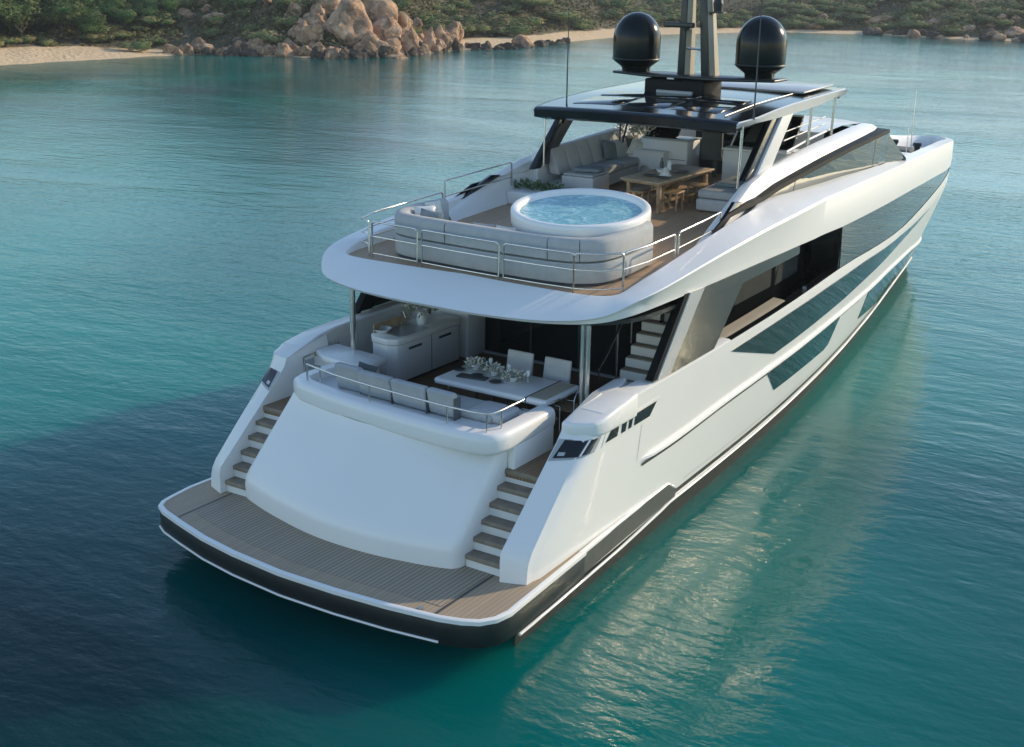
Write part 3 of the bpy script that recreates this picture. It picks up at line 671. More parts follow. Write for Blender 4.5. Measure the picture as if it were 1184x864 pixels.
mb = MB(); mb.prism([(x,y) for x,y,z in co(.34,0)], 2.4, 2.93); mb.build('sofa_plinth', M['white2'], Y)
MB().box(2.30,2.44,2.45,3.72,1.2,2.8).build('stern_block_side', M['white'], Y, bevel=.02)
# stern rail around the sofa
rl = co(.24, 3.40)[3:]
rl = [(-1.85,2.42,3.42)]+[(x, y, 3.42) for x, y, z in rl[:-1]]
mb = MB(); mb.tube(rl, .02, 8); rail = mb.build('stern_rail', M['steel'], Y, smooth=60)
for i in (0,1,3,5,7,9):
    if i < len(rl): mb = MB(); x, y, z = rl[i]; mb.tube([(x,y,3.08),(x,y,3.42)], .016, 8); mb.build('rail_post', M['steel'], rail, smooth=60)

# --- stern steps ----------------------------------------------------------
for side in (1, -1):
    x0, x1 = (2.23, 3.0) if side > 0 else (mx(3.0,2), -2.55)
    for k in range(6):
        y = 1.35+.215*k; z = .93+.236*(k+1)
        MB().box(x0, x1, y, 3.3, z-.236+.004, z-.086).build('stair_riser', M['white2'], Y)
        MB().box(x0+.004, x1-.02, y-.03, y+.27 if k < 5 else y+.3, z-.085, z).build('stair_tread', M['tread'], Y, bevel=.008)
# --- main deck ------------------------------------------------------------
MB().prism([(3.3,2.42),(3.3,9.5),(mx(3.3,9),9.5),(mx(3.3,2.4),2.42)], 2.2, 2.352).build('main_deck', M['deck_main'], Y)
# saloon aft bulkhead and doors
MB().box(-1.96, 2.2, 7.95, 8.1, 2.35, 4.75).build('saloon_glass_wall', M['bglass'], Y)
for x in (-.75, .45, 1.35): MB().box(x-.02, x+.02, 7.93, 7.952, 2.4, 4.7).build('door_frame', M['slate'], Y)
MB().box(-1.96, 2.2, 7.90, 7.952, 2.352, 2.40).build('door_sill', M['grey'], Y)
MB().prism([(-1.96,7.3),(-1.96,8.1),(-3.6,8.1),(-3.6,7.3)], 2.35, 4.75).build('bulkhead', M['white2'], Y, bevel=.03)
MB().box(-3.5, 3.4, 8.1, 8.2, 2.35, 4.75).build('bulkhead', M['dark'], Y)
# side wings of black glass that carry the upper deck (port one seen from inside)
for side in (1, -1):
    d = 0 if side > 0 else .5
    a = [(5.19+d,3.42),(6.37+d,4.80)]; b = [(5.5+d,3.42),(6.77+d,4.80)]; c = [(5.8+d,3.42),(7.14+d,4.80)]
    def wing(p, q, off, m, nm, wd=.12):
        mb = MB()
        mb.hexa([SP(side, B(p[0][0],3.4)-wd+off, p[0][0], p[0][1]), SP(side, B(p[0][0],3.4)+off, p[0][0], p[0][1]), SP(side, B(q[0][0],3.4)+off, q[0][0], q[0][1]), SP(side, B(q[0][0],3.4)-wd+off, q[0][0], q[0][1])],
                [SP(side, 3.62-wd+off, p[1][0], p[1][1]), SP(side, 3.62+off, p[1][0], p[1][1]), SP(side, 3.62+off, q[1][0], q[1][1]), SP(side, 3.62-wd+off, q[1][0], q[1][1])])
        mb.build(nm, m, Y)
    a2 = [(a[0][0]+.13, a[0][1]), (a[1][0]+.15, a[1][1])]; wing(a, a2, -.03, M['matteblack'], 'wing_pillar', .16); wing(a2, c, 0, M['grey'] if side > 0 else M['matteblack'], 'wing_trim')
    yl = 7.74 if side > 0 else 7.2
    # coated glass aft of the recess, over it, and forward to the bow
    mb = MB(); patch(mb, [(6.9+d,4.53),(8.95,4.53)], [(5.8+d,3.40),(7.74,3.44)], side, off=-.015, n=16, m=6)
    patch(mb, [(7.14+d,4.79),(8.95,4.8)], [(6.9+d,4.532),(8.95,4.532)], side, off=-.015, n=10, m=2)
    mb.build('side_glass', M['mirror2'], Y, smooth=30)
    mb = MB(); patch(mb, [(8.952,4.8),(12.05,4.79)], [(8.952,4.53),(12.05,4.60)], side, off=-.015, n=10, m=2); mb.build('side_glass', M['mirror2'], Y, smooth=30)
    mb = MB(); patch(mb, curve(lambda y: uz(y)+.02, 15.15, 35.6, 40), curve(lambda y: gz(y)-.01, 15.24, 35.4, 40), side, off=-.015, n=60, m=5); mb.build('side_glass', M['mirror'], Y, smooth=30)
    # inner panel over recessed side deck
    mb = MB()
    rows = []
    for y in frange(7.2, 15.3, 12): rows.append([SP(side, B(y,3.4)-.03, y, gz(y)+.003), SP(side, B(y,3.4)-.22, y, gz(y)+.003), SP(side, B(y,3.4)-.24, y, 2.9), SP(side, B(y,3.4)-.95, y, 2.9), SP(side, B(y,4)-.95, y, 4.85)])
    mb.grid(rows); mb.build('side_deck', M['glossblack'], Y)
    mb = MB(); mb.grid([[SP(side, B(y,3.4)-.14, y, gz(y)+.01), SP(side, B(y,3.4)-.22, y, gz(y)+.03), SP(side, B(y,3.4)-.42, y, gz(y)+.05), SP(side, B(y,3.4)-.44, y, gz(y)-.02)] for y in frange(7.75, 11.75, 8)]); mb.build('side_deck_capping', M['cream'], Y)
    for (ya, yb, za, zb) in ((10.75,12.85,3.55,4.05),(13.15,14.7,3.55,4.05)):
        mb = MB(); mb.hexa([SP(side, B(ya,3.8)-.96, ya, za), SP(side, B(ya,3.8)-.925, ya, za), SP(side, B(yb,3.8)-.925, yb, za+.02), SP(side, B(yb,3.8)-.96, yb, za+.02)],
                [SP(side, B(ya,3.8)-.96, ya, zb), SP(side, B(ya,3.8)-.925, ya+.15, zb), SP(side, B(yb,3.8)-.925, yb, zb+.05), SP(side, B(yb,3.8)-.96, yb, zb+.05)]); mb.build('cabin_window', M['greypane'], Y)
    MB().hexa([SP(side, 2.7, 15.15, 3.5), SP(side, B(15.2,3.5)-.04, 15.15, 3.5), SP(side, B(15.2,3.5)-.04, 15.3, 3.5), SP(side, 2.7, 15.3, 3.5)], [SP(side, 2.7, 15.15, 4.85), SP(side, B(15.2,4.7)-.02, 15.15, 4.75), SP(side, B(15.2,4.7)-.02, 15.3, 4.75), SP(side, 2.7, 15.3, 4.85)]).build('recess_end', M['glossblack'], Y)
    # stern quarter poles
for x, y in ((2.66,4.35),(-2.66,4.32)):
    if x > 0:
        for dx in (-.055, .055):
            mb = MB(); mb.tube([(x+dx,y,2.35),(x+dx,y,4.62)], .045, 14); mb.build('deck_pole', M['steel'], Y, smooth=60)
    else:
        mb = MB(); mb.tube([(x,y,2.35),(x,y,4.62)], .06, 14); mb.build('deck_pole', M['steel'], Y, smooth=60)

# --- stairs to the upper deck --------------------------------------------
MB().box(2.28, 3.25, 5.45, 6.25, 2.352, 2.76).build('stair_landing', M['white2'], Y, bevel=.03)
MB().box(2.34, 3.2, 5.5, 6.22, 2.761, 2.80).build('stair_landing_pad', M['fabric2'], Y, bevel=.015)
MB().box(2.28, 3.25, 5.85, 6.25, 2.80, 2.96).build('stair_landing', M['white2'], Y, bevel=.02)
for k in range(10):
    y = 6.15+.205*k; z = 2.95+.195*k
    MB().box(2.3, 3.2, y, y+.32, z-.195, z-.03).build('stair_riser', M['white2'], Y, bevel=.004)
    MB().box(2.32, 3.18, y+.02, y+.32, z-.029, z).build('stair_tread', M['tread'], Y)
mb = MB(); mb.tube([(2.2,5.7,2.36),(2.2,5.7,3.28),(2.2,5.95,3.45),(2.2,7.15,4.55)], .02, 8); sr = mb.build('stair_rail', M['steel'], Y, smooth=60)
for yy, zb, zt in ((6.4,2.9,3.86),(6.95,3.5,4.37)):
    mb = MB(); mb.tube([(2.2,yy,zb),(2.2,yy,zt)], .016, 8); mb.build('rail_post', M['steel'], sr, smooth=60)

# --- upper deck edge, bow bulwark ----------------------------------------
ST = [ # U, V(lower chamfer), K, I, J(deck side)
 ((-.2,3.56,4.56),(-.2,3.50,4.62),(-.2,4.62,5.0)),
 ((.8,3.58,4.56),(.8,3.51,4.62),(.8,4.55,5.0)),
 ((1.8,3.74,4.56),(1.85,3.66,4.63),(1.7,4.53,5.0)),
 ((2.5,3.95,4.58),(2.6,3.87,4.68),(2.35,4.54,5.0)),
 ((3.02,4.26,4.62),(3.13,4.17,4.78),(2.8,4.65,5.0)),
 ((3.35,4.7,4.7),(3.50,4.6,5.0),(3.02,4.88,5.03)),
 ((3.5,5.5,4.75),(3.68,5.4,5.14),(3.1,5.5,5.17)),
 ((3.62,7.3,4.8),(3.77,7.3,5.36),(3.1,7.3,5.41)),
 ((3.62,8.5,4.8),(3.78,8.5,5.45),(3.1,8.5,5.58)),
 ((3.62,9.7,4.8),(3.78,9.7,5.53),(3.08,9.7,5.70)),
 ((3.6,11.5,4.79),(3.72,11.5,5.585),(3.0,11.5,5.80)),
 ((3.57,13.0,4.77),(3.62,13.0,5.61),(3.02,13.0,5.78)),
 ((3.55,13.7,4.77),(3.57,13.7,5.62),(3.12,13.7,5.77)),
]
def xr(y, z): return B(min(y, 35.65), z)
for y in (15,16.5,18,19.5,21,22.5,24,25.5,27,28.5,30,31.2,32.2,33,33.6,34.1,34.5,34.8,35.05,35.25,35.4,35.5,35.58,35.63,35.65):
    zk = interp([(13.7,5.62),(16.75,5.61),(20,5.54),(22.65,5.44),(25.4,5.33),(29.9,5.12),(31.5,5.03),(34,4.82),(37.2,4.66)], y)
    xk = xr(y, 4.9); ins = .36
    an_ = min(1, max(0, (y-31)/4.65))**1.6*PI/2
    ST.append(((xr(y, 4.5), y, uz(y)), (xk, y, zk), (max(.0, xk-ins*math.cos(an_)), y-ins*math.sin(an_), zk+interp([(13,.14),(20,.10),(24,.06),(37,.04)], y))))
def dense_st(S, upto, k=3):
    out = []
    for i in range(upto):
        for j in range(k):
            u = i+j/k; out.append(tuple(tuple(smooth_interp([(q_, S[q_][r_][c_]) for q_ in range(len(S))], u) for c_ in range(3)) for r_ in range(3)))
    return out+S[upto:]
ST = dense_st(ST, 12)
def full(idx):
    a = [s[idx] for s in ST]
    return [ (mx(x,y)+.22*min(1, max(0, (x-2.7)/.8))*min(1, max(0, (14-y)/4)), y, z) for x, y, z in a[::-1]][:-1] + a
def lerp3(a, b, t): return tuple(p+(q-p)*t for p, q in zip(a, b))
Uc, Kc, Ic = full(0), full(1), full(2)
def chamf(u, k):
    f = .30 if u[1] > 5 else .5
    v = lerp3(u, k, f); return (u[0]+(.02 if u[0] > 0 else -.02)*(1 if u[1] > 4.8 else 0), u[1] if u[1] > 4.8 else v[1], v[2])
Vc = [chamf(u, k) for u, k in zip(Uc, Kc)]
def inner(i):
    x, y, z = i
    if 10.5 < y < 20.6: return (2.84 if x > 0 else mx(2.84, y)-.05, y, z-.02)
    if y < 15: zz = zf(y)-.02; s = 1
    else: zz = 4.35; s = 1
    d = .05
    return (x-(math.copysign(d, x+.18) if abs(x) > .3 else 0), y+(.05 if y < 4.8 else 0), zz)
Jc = [inner(i) for i in Ic]
# soften the edges with extra rows either side of the knuckle
K1 = [lerp3(k, v, .06) for k, v in zip(Kc, Vc)]; K2 = [lerp3(k, i, .05) for k, i in zip(Kc, Ic)]
I1 = [(lambda q: (q[0], q[1], q[2]))(lerp3(i, k, .08)) for i, k in zip(Ic, Kc)]
I2 = [lerp3(i, j, .12) for i, j in zip(Ic, Jc)]
mb = MB(); mb.grid([Uc, Vc, K1, K2, I1, I2, Jc]); mb.build('upper_bulwark', M['white'], Y, smooth=28)
# underside of the overhang with its dark lip
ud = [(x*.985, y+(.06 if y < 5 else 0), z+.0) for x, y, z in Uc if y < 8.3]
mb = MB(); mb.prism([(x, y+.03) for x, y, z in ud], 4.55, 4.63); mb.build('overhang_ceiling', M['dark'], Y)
# upper deck floor
fd = [(x*.99, y+.03, 0) for x, y, z in Ic if y < 12.5]
mb = MB(); mb.prism([(x, y) for x, y, z in fd]+[(2.9,16.9),(-3.0,16.9)], lambda x, y: zf(y)-.12, lambda x, y: zf(y)); mb.build('upper_deck', M['deck_up'], Y)
# foredeck
fo = [(x, y) for x, y, z in Ic if y > 19.9]
mb = MB(); mb.prism([(x*.995, y-.02) for x, y in fo if y <= 36.5], 4.3, 4.42); mb.build('foredeck', M['white2'], Y)
fs = mb = MB(); mb.prism([(-1.3,22.5),(1.3,22.5),(1.1,25.2),(-1.1,25.2)], 4.42, 5.15); mb.build('foredeck_coaming', M['white2'], Y, bevel=.15, seg=3)
mb = MB(); mb.prism([(-1.7,26),(1.55,26),(1.3,28.2),(-1.5,28.2)], 4.42, 4.98); mb.build('foredeck_seat', M['white2'], Y, bevel=.12, seg=3)
mb = MB(); mb.prism([(-1.1,29.2),(.9,29.2),(.7,30.4),(-.9,30.4)], 4.42, 4.9); mb.build('foredeck_hatch', M['dfabric'], Y, bevel=.06, seg=2)
for x, y in ((-.5,32.0),(.45,31.6)): MB().lathe([(0,.5),(.14,.5),(.16,.42),(.1,.3),(.14,.05),(.2,0)], 16, (x,y,4.42)).build('capstan', M['dark'], Y, smooth=40)
for x, y, h in ((-.35,33.6,1.75),(1.0,28.4,1.0),(-1.2,28.8,1.0)):
    mb = MB(); mb.tube([(x,y,4.42),(x,y,4.42+h+.4)], .018, 6); mb.build('bow_staff', M['steel'], Y)

# --- superstructure -------------------------------------------------------
# stations: y, floor x, inner top (x,z), outer top (x,z), glass head (x,z), glass foot (x,z)
SS = [(8.2, 2.72, (2.86,zf(8.2)+.16), (2.98,zf(8.2)+.18), (3.02,5.38), (3.03,5.36)),
      (9.2, 2.58, (2.74,5.62), (2.92,5.62), (2.98,5.56), (2.99,5.54)),
      (10.2, 2.44, (2.60,5.86), (2.80,5.88), (2.90,5.68), (2.92,5.60)),
      (11.2, 2.34, (2.46,6.10), (2.68,6.16), (2.82,5.86), (2.88,5.64)),
      (12.2, 2.28, (2.36,6.26), (2.60,6.32), (2.78,6.00), (2.88,5.68)),
      (13.6, 2.24, (2.28,6.38), (2.54,6.45), (2.76,6.13), (2.88,5.70)),
      (15.2, 2.20, (2.24,6.48), (2.50,6.57), (2.74,6.27), (2.88,5.70)),
      (16.8, 2.15, (2.18,6.56), (2.46,6.66), (2.72,6.38), (2.86,5.68)),
      (18.4, 2.1, (2.10,6.62), (2.38,6.72), (2.68,6.47), (2.84,5.62)),
      (19.6, 2.05, (2.02,6.64), (2.28,6.72), (2.60,6.52), (2.80,5.58)),
      (20.3, 2.0, (1.92,6.62), (2.12,6.66), (2.44,6.52), (2.74,5.55))]
for side in (1, -1):
    ex = 0
    def q(x, y, z): return SP(side, x, y, z)
    SSx = SS if side > 0 else [(y, fx+.42*e_, (it[0]+.42*e_, it[1]), (ot[0]+.34*e_, ot[1]), (gh[0]+.2*e_, gh[1]), (gf[0]+.12*e_, gf[1])) for (y, fx, it, ot, gh, gf) in SS for e_ in [min(1, max(0, (y-8)/2.5))*(1 if y < 17 else max(0, (20-y)/3))]]
    mb = MB(); rows = []
    for y, fx, it, ot, gh, gf in SSx:
        m1 = ((ot[0]*.45+gh[0]*.55)+.05, (ot[1]*.45+gh[1]*.55)+.05)
        rows.append([q(fx, y, zf(y)-.05), q(fx+(it[0]-fx)*.6, y, zf(y)+(it[1]-zf(y))*.7), q(it[0], y, it[1]-.03), q(it[0]+.05, y, it[1]), q(ot[0]-.03, y, ot[1]), q(ot[0]+.04, y, ot[1]-.01), q(m1[0], y, m1[1]), q(gh[0]+.03, y, gh[1]+.04), q(gh[0], y, gh[1]), q(gf[0], y, gf[1]-.1)])
    mb.grid(rows); mb.build('deckhouse_coaming', M['white'], Y, smooth=32)
    # glass band and its black head
    rows = []; rows2 = []
    for y, fx, it, ot, gh, gf in SS[3:]:
        z1 = gh[1]-.07
        rows.append([q(gf[0]+.06, y, z1), q(gf[0]+.02, y, gf[1]-.02)])
        rows2.append([q(gh[0]-.01, y, gh[1]+.035), q(gf[0]+.09, y, gh[1]+.02), q(gf[0]+.09, y, gh[1]-.085), q(gh[0]+.0, y, gh[1]-.10)])
    rows[0] = [q(2.90, 10.9, 5.80), q(2.90, 10.9, 5.62)]
    mb = MB(); mb.grid(rows); mb.build('deckhouse_glass', M['mirror'], Y)
    pre = [[q(3.03,8.6,5.56), q(3.06,8.6,5.56), q(3.06,8.6,5.50), q(3.0,8.6,5.50)], [q(3.0,9.3,5.80), q(3.05,9.3,5.80), q(3.05,9.3,5.70), q(3.0,9.3,5.70)], [q(2.95,10.0,5.86), q(3.02,10.0,5.85), q(3.02,10.0,5.75), q(2.95,10.0,5.75)]]
    mb = MB(); mb.grid(pre+rows2); mb.build('deckhouse_eyebrow_trim', M['matteblack'], Y)
    for yy in (13.2, 19.0):
        gh = interp([(s[0], s[4][1]) for s in SS], yy)-.1; x0 = interp([(s[0], s[4][0]) for s in SS], yy); x1 = interp([(s[0], s[5][0]) for s in SS], yy)
        mb = MB(); mb.add([q(x1+.066,yy,gh), q(x1+.066,yy+.03,gh), q(x1+.03,yy+.03,5.62), q(x1+.03,yy,5.62)], [(0,1,2,3)]); mb.build('glass_joint', M['dark'], Y)
# forward face and roof of the deckhouse
def arc(z, x0, y0, bulge, n=13): return [(mx(-1,y0)*0+(-x0-.12)+(2*x0+.12)*i/(n-1)*1.0, y0+bulge*(1-(2*i/(n-1)-1)**2), z) for i in range(n)]
mb = MB(); mb.grid([arc(4.4, 2.78, 22.25, 1.5), arc(5.57, 2.80, 22.2, 1.5)]); mb.build('deckhouse_front', M['white'], Y, smooth=30)
mb = MB(); mb.grid([arc(5.56, 2.80, 22.2, 1.5), arc(6.44, 2.66, 20.3, 1.1)]); mb.build('deckhouse_windscreen', M['mirror'], Y, smooth=30)
for side in (1, -1):
    mb = MB(); mb.add([SP(side,2.80,20.3,6.42), SP(side,2.76,20.3,5.5), SP(side,2.76,22.2,5.56)], [(0,1,2)]); mb.build('windscreen_quarter', M['mirror'], Y)
mb = MB(); mb.grid([arc(6.5, 2.46, 20.34, 1.12), arc(6.58, 2.40, 20.3, 1.1), arc(6.68, 2.15, 20.0, .9), arc(6.74, 2.1, 18.6, .2), arc(6.66, 2.1, 17.2, 0), arc(5.4, 2.1, 17.1, 0)]); mb.build('deckhouse_roof', M['white'], Y, smooth=30)

# helm station under the hardtop
hz = zf(15)
MB().box(-1.35, .45, 16.95, 17.05, hz-.1, 6.95).build('helm_opening', M['bglass'], Y)
mb = MB(); mb.box(-1.9,-.62,14.95,15.7,hz-.05,hz+.98); c1 = mb.build('helm_cabinet', M['white2'], Y, bevel=.03)
MB().box(-1.92,-.6,14.94,15.72,hz+.985,hz+1.02).build('cabinet_top', M['grey'], c1, bevel=.008)
MB().box(-1.85,-.66,14.938,14.948,hz+.50,hz+.512).build('cabinet_seam', M['slate'], c1)
mb = MB(); mb.box(.52,2.15,14.55,15.5,hz-.05,hz+.92); c2 = mb.build('helm_cabinet', M['white2'], Y, bevel=.03)
MB().box(.50,2.17,14.54,15.5,hz+.925,hz+.97).build('cabinet_top', M['white'], c2, bevel=.008)
# curved dark screens forward of cabinets
for x0, x1 in ((.55, 2.1), (-1.9, -1.0)):
    mb = MB(); mb.hexa([(x0,15.0,hz+.98),(x1,15.0,hz+.98),(x1,15.1,hz+.98),(x0,15.1,hz+.98)], [(x0+.1,15.75,hz+1.72),(x1-.05,15.75,hz+1.72),(x1-.05,15.85,hz+1.72),(x0+.1,15.85,hz+1.72)])
    s = mb.build('helm_screen', M['bglass'], Y)
    mb = MB(); mb.tube([(x0-.01,14.98,hz+.97),(x0+.05,15.3,hz+1.45),(x0+.1,15.7,hz+1.73),(x1,15.7,hz+1.74)], .022, 8); mb.build('screen_frame', M['white'], s, smooth=60)
mb = MB(); mb.hexa([(.85,15.02,hz+1.1),(1.9,15.02,hz+1.1),(1.9,15.04,hz+1.1),(.85,15.04,hz+1.1)], [(.9,15.52,hz+1.58),(1.85,15.52,hz+1.58),(1.85,15.54,hz+1.58),(.9,15.54,hz+1.58)]); mb.build('helm_screen', M['greypane'], Y)
MB().box(-1.0,.3,16.2,16.9,hz,hz+.9).build('helm_console', M['slate'], Y, bevel=.08)
mb = MB(); mb.tube([(-.2,15.75,hz),(-.2,15.75,hz+.5)], .06, 10); mb.box(-.48,.08,15.5,16.0,hz+.5,hz+.62); mb.box(-.48,.08,15.45,15.55,hz+.6,hz+1.2); mb.build('helm_seat', M['dfabric'], Y, bevel=.03)
MB().box(-.75,.25,15.96,16.4,hz+1.42,hz+1.52).build('overhead_panel', M['grey'], Y, bevel=.02)
mb = MB(); mb.tube([(1.45,13.9,hz),(1.72,14.2,hz+.1),(2.0,14.5,hz+1.25)], .022, 8); mb.tube([(1.6,13.9,hz-.05),(2.1,14.35,hz+.75)], .016, 8); mb.build('grab_rail', M['steel'], Y, smooth=60)

# --- hardtop --------------------------------------------------------------
def ht(y):   # half width stbd/port and height
    return interp([(10.7,2.5),(11.5,2.62),(17.2,2.55)], y), interp([(10.7,7.47),(13,7.66),(17.2,7.80)], y)
rows = []; rowsb = []
for y in (10.68,10.75,10.95,11.5,12.5,13.5,14.5,15.5,16.5,17.1,17.25):
    hw, z = ht(y); th = .22; r1 = []; e = 0
    for i in range(17):
        u = -1+2*i/16; x = u*hw; bow = .14*(1-u*u) ; aft = -.0
        lead = (.38*(u*u)) if y < 11.6 else 0
        yy = y-.28*(1-u*u)*(1 if y < 11 else 0)+0
        r1.append((x if x >= 0 else x-.02, yy, z+bow*.5-(0.05 if y < 10.72 or y > 17.2 else 0)))
    rows.append(r1)
mb = MB(); mb.grid(rows)
# rolled edge and underside
outl = lambda r: r
under = [[(x*.93, y+(.30 if j == 0 else 0), z-.20-.03) for x, y, z in r] for j, r in enumerate(rows)]
mb.grid(under)
mb.grid([rows[0], [(x, y+.02, z-.16) for x, y, z in rows[0]], under[0]]); mb.grid([rows[-1], under[-1]])
HT = mb.build('hardtop', M['roofblack'], Y, smooth=35)
for s_ in (0, -1):
    def dp(y): return interp([(10.6,.03),(11.4,.13),(13,.25),(15.5,.24),(17.3,.12)], y)
    mb = MB(); mb.grid([[(r[s_][0]*1.001, r[s_][1], r[s_][2]+.004) for r in rows], [(r[s_][0]*1.018, r[s_][1], r[s_][2]-.015) for r in rows], [(r[s_][0]*.985, r[s_][1]+.02, r[s_][2]-dp(r[s_][1])) for r in rows], [(u[s_][0]*.97, u[s_][1], u[s_][2]-.004) for u in under]])
    mb.build('hardtop_edge', M['white2'], HT, smooth=25)
# raised glass roof panels with pale frames
for x0, x1 in ((-1.85,-.75),(-.6,.5),(.65,1.75)):
    for ya, yb in ((11.3,12.35),(12.6,13.2)):
        def hz2(x, y): return ht(y)[1]+.07*(1-(x/2.6)**2)+.012
        mb = MB(); mb.prism([(x0,ya),(x1,ya),(x1,yb),(x0,yb)], lambda x, y: hz2(x,y)-.02, lambda x, y: hz2(x,y)+.002); mb.build('roof_panel', M['roofblack'], HT, bevel=.006)
for xx in (2.05,):
    mb = MB(); mb.tube([(xx, y, ht(y)[1]+.075*(1-(xx/2.6)**2)+.02) for y in frange(11.1, 16.8, 8)], .014, 6); mb.build('roof_frame', M['grey'], HT)
mb = MB(); mb.prism([(-1.6,15.0),(2.3,15.0),(2.3,17.0),(-1.6,17.0)], lambda x, y: ht(y)[1]+.05, lambda x, y: ht(y)[1]+.09+.05*(1-(x/2.6)**2)); mb.build('roof_hatch', M['grey'], HT, bevel=.02)
# pillars of the hardtop
def pillar(a, b, w1, w2, m, nm, th=.09):
    mb = MB(); ax, ay, az = a; bx, by, bz = b
    mb.hexa([(ax-th/2,ay,az),(ax+th/2,ay,az),(ax+th/2,ay+w1,az),(ax-th/2,ay+w1,az)], [(bx-th/2,by,bz),(bx+th/2,by,bz),(bx+th/2,by+w2,bz),(bx-th/2,by+w2,bz)]); return mb.build(nm, m, Y, bevel=.012)
pillar((2.42,11.35,6.16),(2.42,12.7,7.46), .42, .42, M['glossblack'], 'hardtop_pillar', .16)
pillar((2.50,11.8,6.2),(2.50,13.15,7.46), .75, .62, M['white2'], 'hardtop_pillar', .12)
pillar((-2.72,10.9,6.0),(-2.6,12.2,7.42), .35, .3, M['glossblack'], 'hardtop_pillar', .14)
pillar((-2.78,11.26,6.05),(-2.66,12.5,7.42), .5, .6, M['bark'] if 0 else M['slate'], 'hardtop_pillar', .1)
mb = MB(); mb.tube([(-2.3,14.6,6.3),(-2.35,15.3,7.6)], .03, 8); mb.build('hardtop_strut', M['slate'], Y)
mb = MB(); mb.tube([(-2.35,14.55,6.2),(-2.35,14.55,7.6)], .025, 8); mb.build('hardtop_strut', M['slate'], Y)
mb = MB(); mb.tube([(2.35,11.3,6.0),(2.4,11.25,7.4)], .035, 8); mb.build('hardtop_strut', M['steel'], Y, smooth=60)
mb = MB(); mb.tube([(-2.45,11.05,6.1),(-2.45,11.05,7.4)], .022, 8); mb.build('hardtop_strut', M['steel'], Y, smooth=60)
for y, zb in ((15.3,6.55),(16.9,6.66)):
    mb = MB(); mb.tube([(2.38,y,zb),(2.42,y,ht(y)[1]-.18)], .035, 8); mb.build('hardtop_strut', M['steel'], Y, smooth=60)
mb = MB(); mb.tube([(2.36,14.0,6.52),(2.34,15.3,6.66),(2.3,17.0,6.78)], .03, 8); mb.tube([(2.2,14.2,6.75),(2.2,16.9,6.92)], .016, 6); mb.tube([(2.2,14.2,6.95),(2.2,16.9,7.1)], .016, 6); mb.build('side_rail', M['white'], Y, smooth=60)
# mast bridge, radomes, mast
mb = MB(); mb.prism([(-2.2,13.75),(-1.2,13.5),(.6,13.5),(2.1,13.6),(2.1,14.45),(.6,14.6),(-1.2,14.6),(-2.2,14.4)], lambda x, y: 8.04+.03*abs(x), lambda x, y: 8.14+.012*abs(x)); MA = mb.build('mast_bridge', M['dark'], Y, bevel=.03)
mb = MB(); mb.prism([(-1.2,13.55),(.42,13.45),(.42,14.5),(-1.2,14.5)], 7.62, 8.05); mb.build('mast_pedestal', M['matteblack'], MA, bevel=.05)
mb = MB(); mb.prism([(-.8,13.42),(.15,13.38),(.15,13.6),(-.8,13.6)], 7.74, 7.80); mb.build('pedestal_trim', M['grey'], MA)
MB().box(-.55,-.38,13.46,13.5,8.06,8.09).build('mast_light', M['ceramic'], MA)
for x in (-1.68, 1.56):
    prof = [(0,8.12),(.33,8.12),(.35,8.26),(.40,8.30),(.56,8.42),(.575,8.46),(.58,8.92)]
    prof += [(.58*math.cos(a), 8.92+.64*math.sin(a)) for a in frange(.1, PI/2, 14)]
    rd = MB().lathe(prof, 40, (x,14.0,0)).build('radome', M['radome'], Y, smooth=50)
    MB().lathe([(.583,8.44),(.59,8.46),(.583,8.48)], 40, (x,14.0,0)).build('radome_collar', M['dark'], rd)
for (xa, xb, wd) in ((-.46,-.47,.17),(.17,-.10,.20)):
    mb = MB(); mb.hexa([(xa,13.8,8.1),(xa+wd,13.8,8.1),(xa+wd,14.25,8.1),(xa,14.25,8.1)], [(xb,13.9,10.9),(xb+wd*.85,13.9,10.9),(xb+wd*.85,14.15,10.9),(xb,14.15,10.9)]); mb.build('mast_leg', M['dark'], MA, bevel=.01)
    mb = MB(); mb.hexa([(xa+wd+.002,13.85,8.12),(xa+wd+.10,13.95,8.12),(xa+wd+.10,14.2,8.12),(xa+wd+.002,14.24,8.12)], [(xb+wd*.85+.002,13.92,10.9),(xb+wd*.85+.09,14.0,10.9),(xb+wd*.85+.09,14.1,10.9),(xb+wd*.85+.002,14.13,10.9)]); mb.build('mast_sunlit_face', M['cream'], MA)  # cream strip: sunlight on the leg's starboard face put into its colour
mb = MB(); mb.tube([(-.3,13.9,8.77),(.1,13.9,8.75)], .03, 8); mb.build('mast_crossbar', M['steel'], MA)
mb = MB(); mb.box(-.78,-.02,13.62,13.74,9.24,9.36); mb.box(-.3,-.18,13.7,13.9,9.18,9.3); mb.build('radar_scanner', M['dark'], MA, bevel=.02)
mb = MB(); mb.box(.25,.62,13.85,14.05,9.58,9.62); mb.lathe([(0,9.62),(.1,9.62),(.12,9.8),(.08,9.95),(0,10)], 14, (.44,13.95,0)); mb.tube([(.1,13.9,9.45),(.3,13.95,9.59)], .025, 6); mb.build('searchlight', M['dark'], MA)
mb = MB(); mb.lathe([(0,10.35),(.16,10.35),(.2,10.5),(.0,10.62)], 16, (-.2,14,0)); mb.build('gps_dome', M['ceramic'], MA, smooth=40)
for x, y, z, h in ((-1.93,11.15,7.52,2.1),(2.62,11.3,7.55,2.9)):
    mb = MB(); mb.tube([(x,y,z-.05),(x,y,z+.12),(x,y,z+h)], [.03,.02,.009], 6); mb.build('whip_antenna', M['slate'], Y)

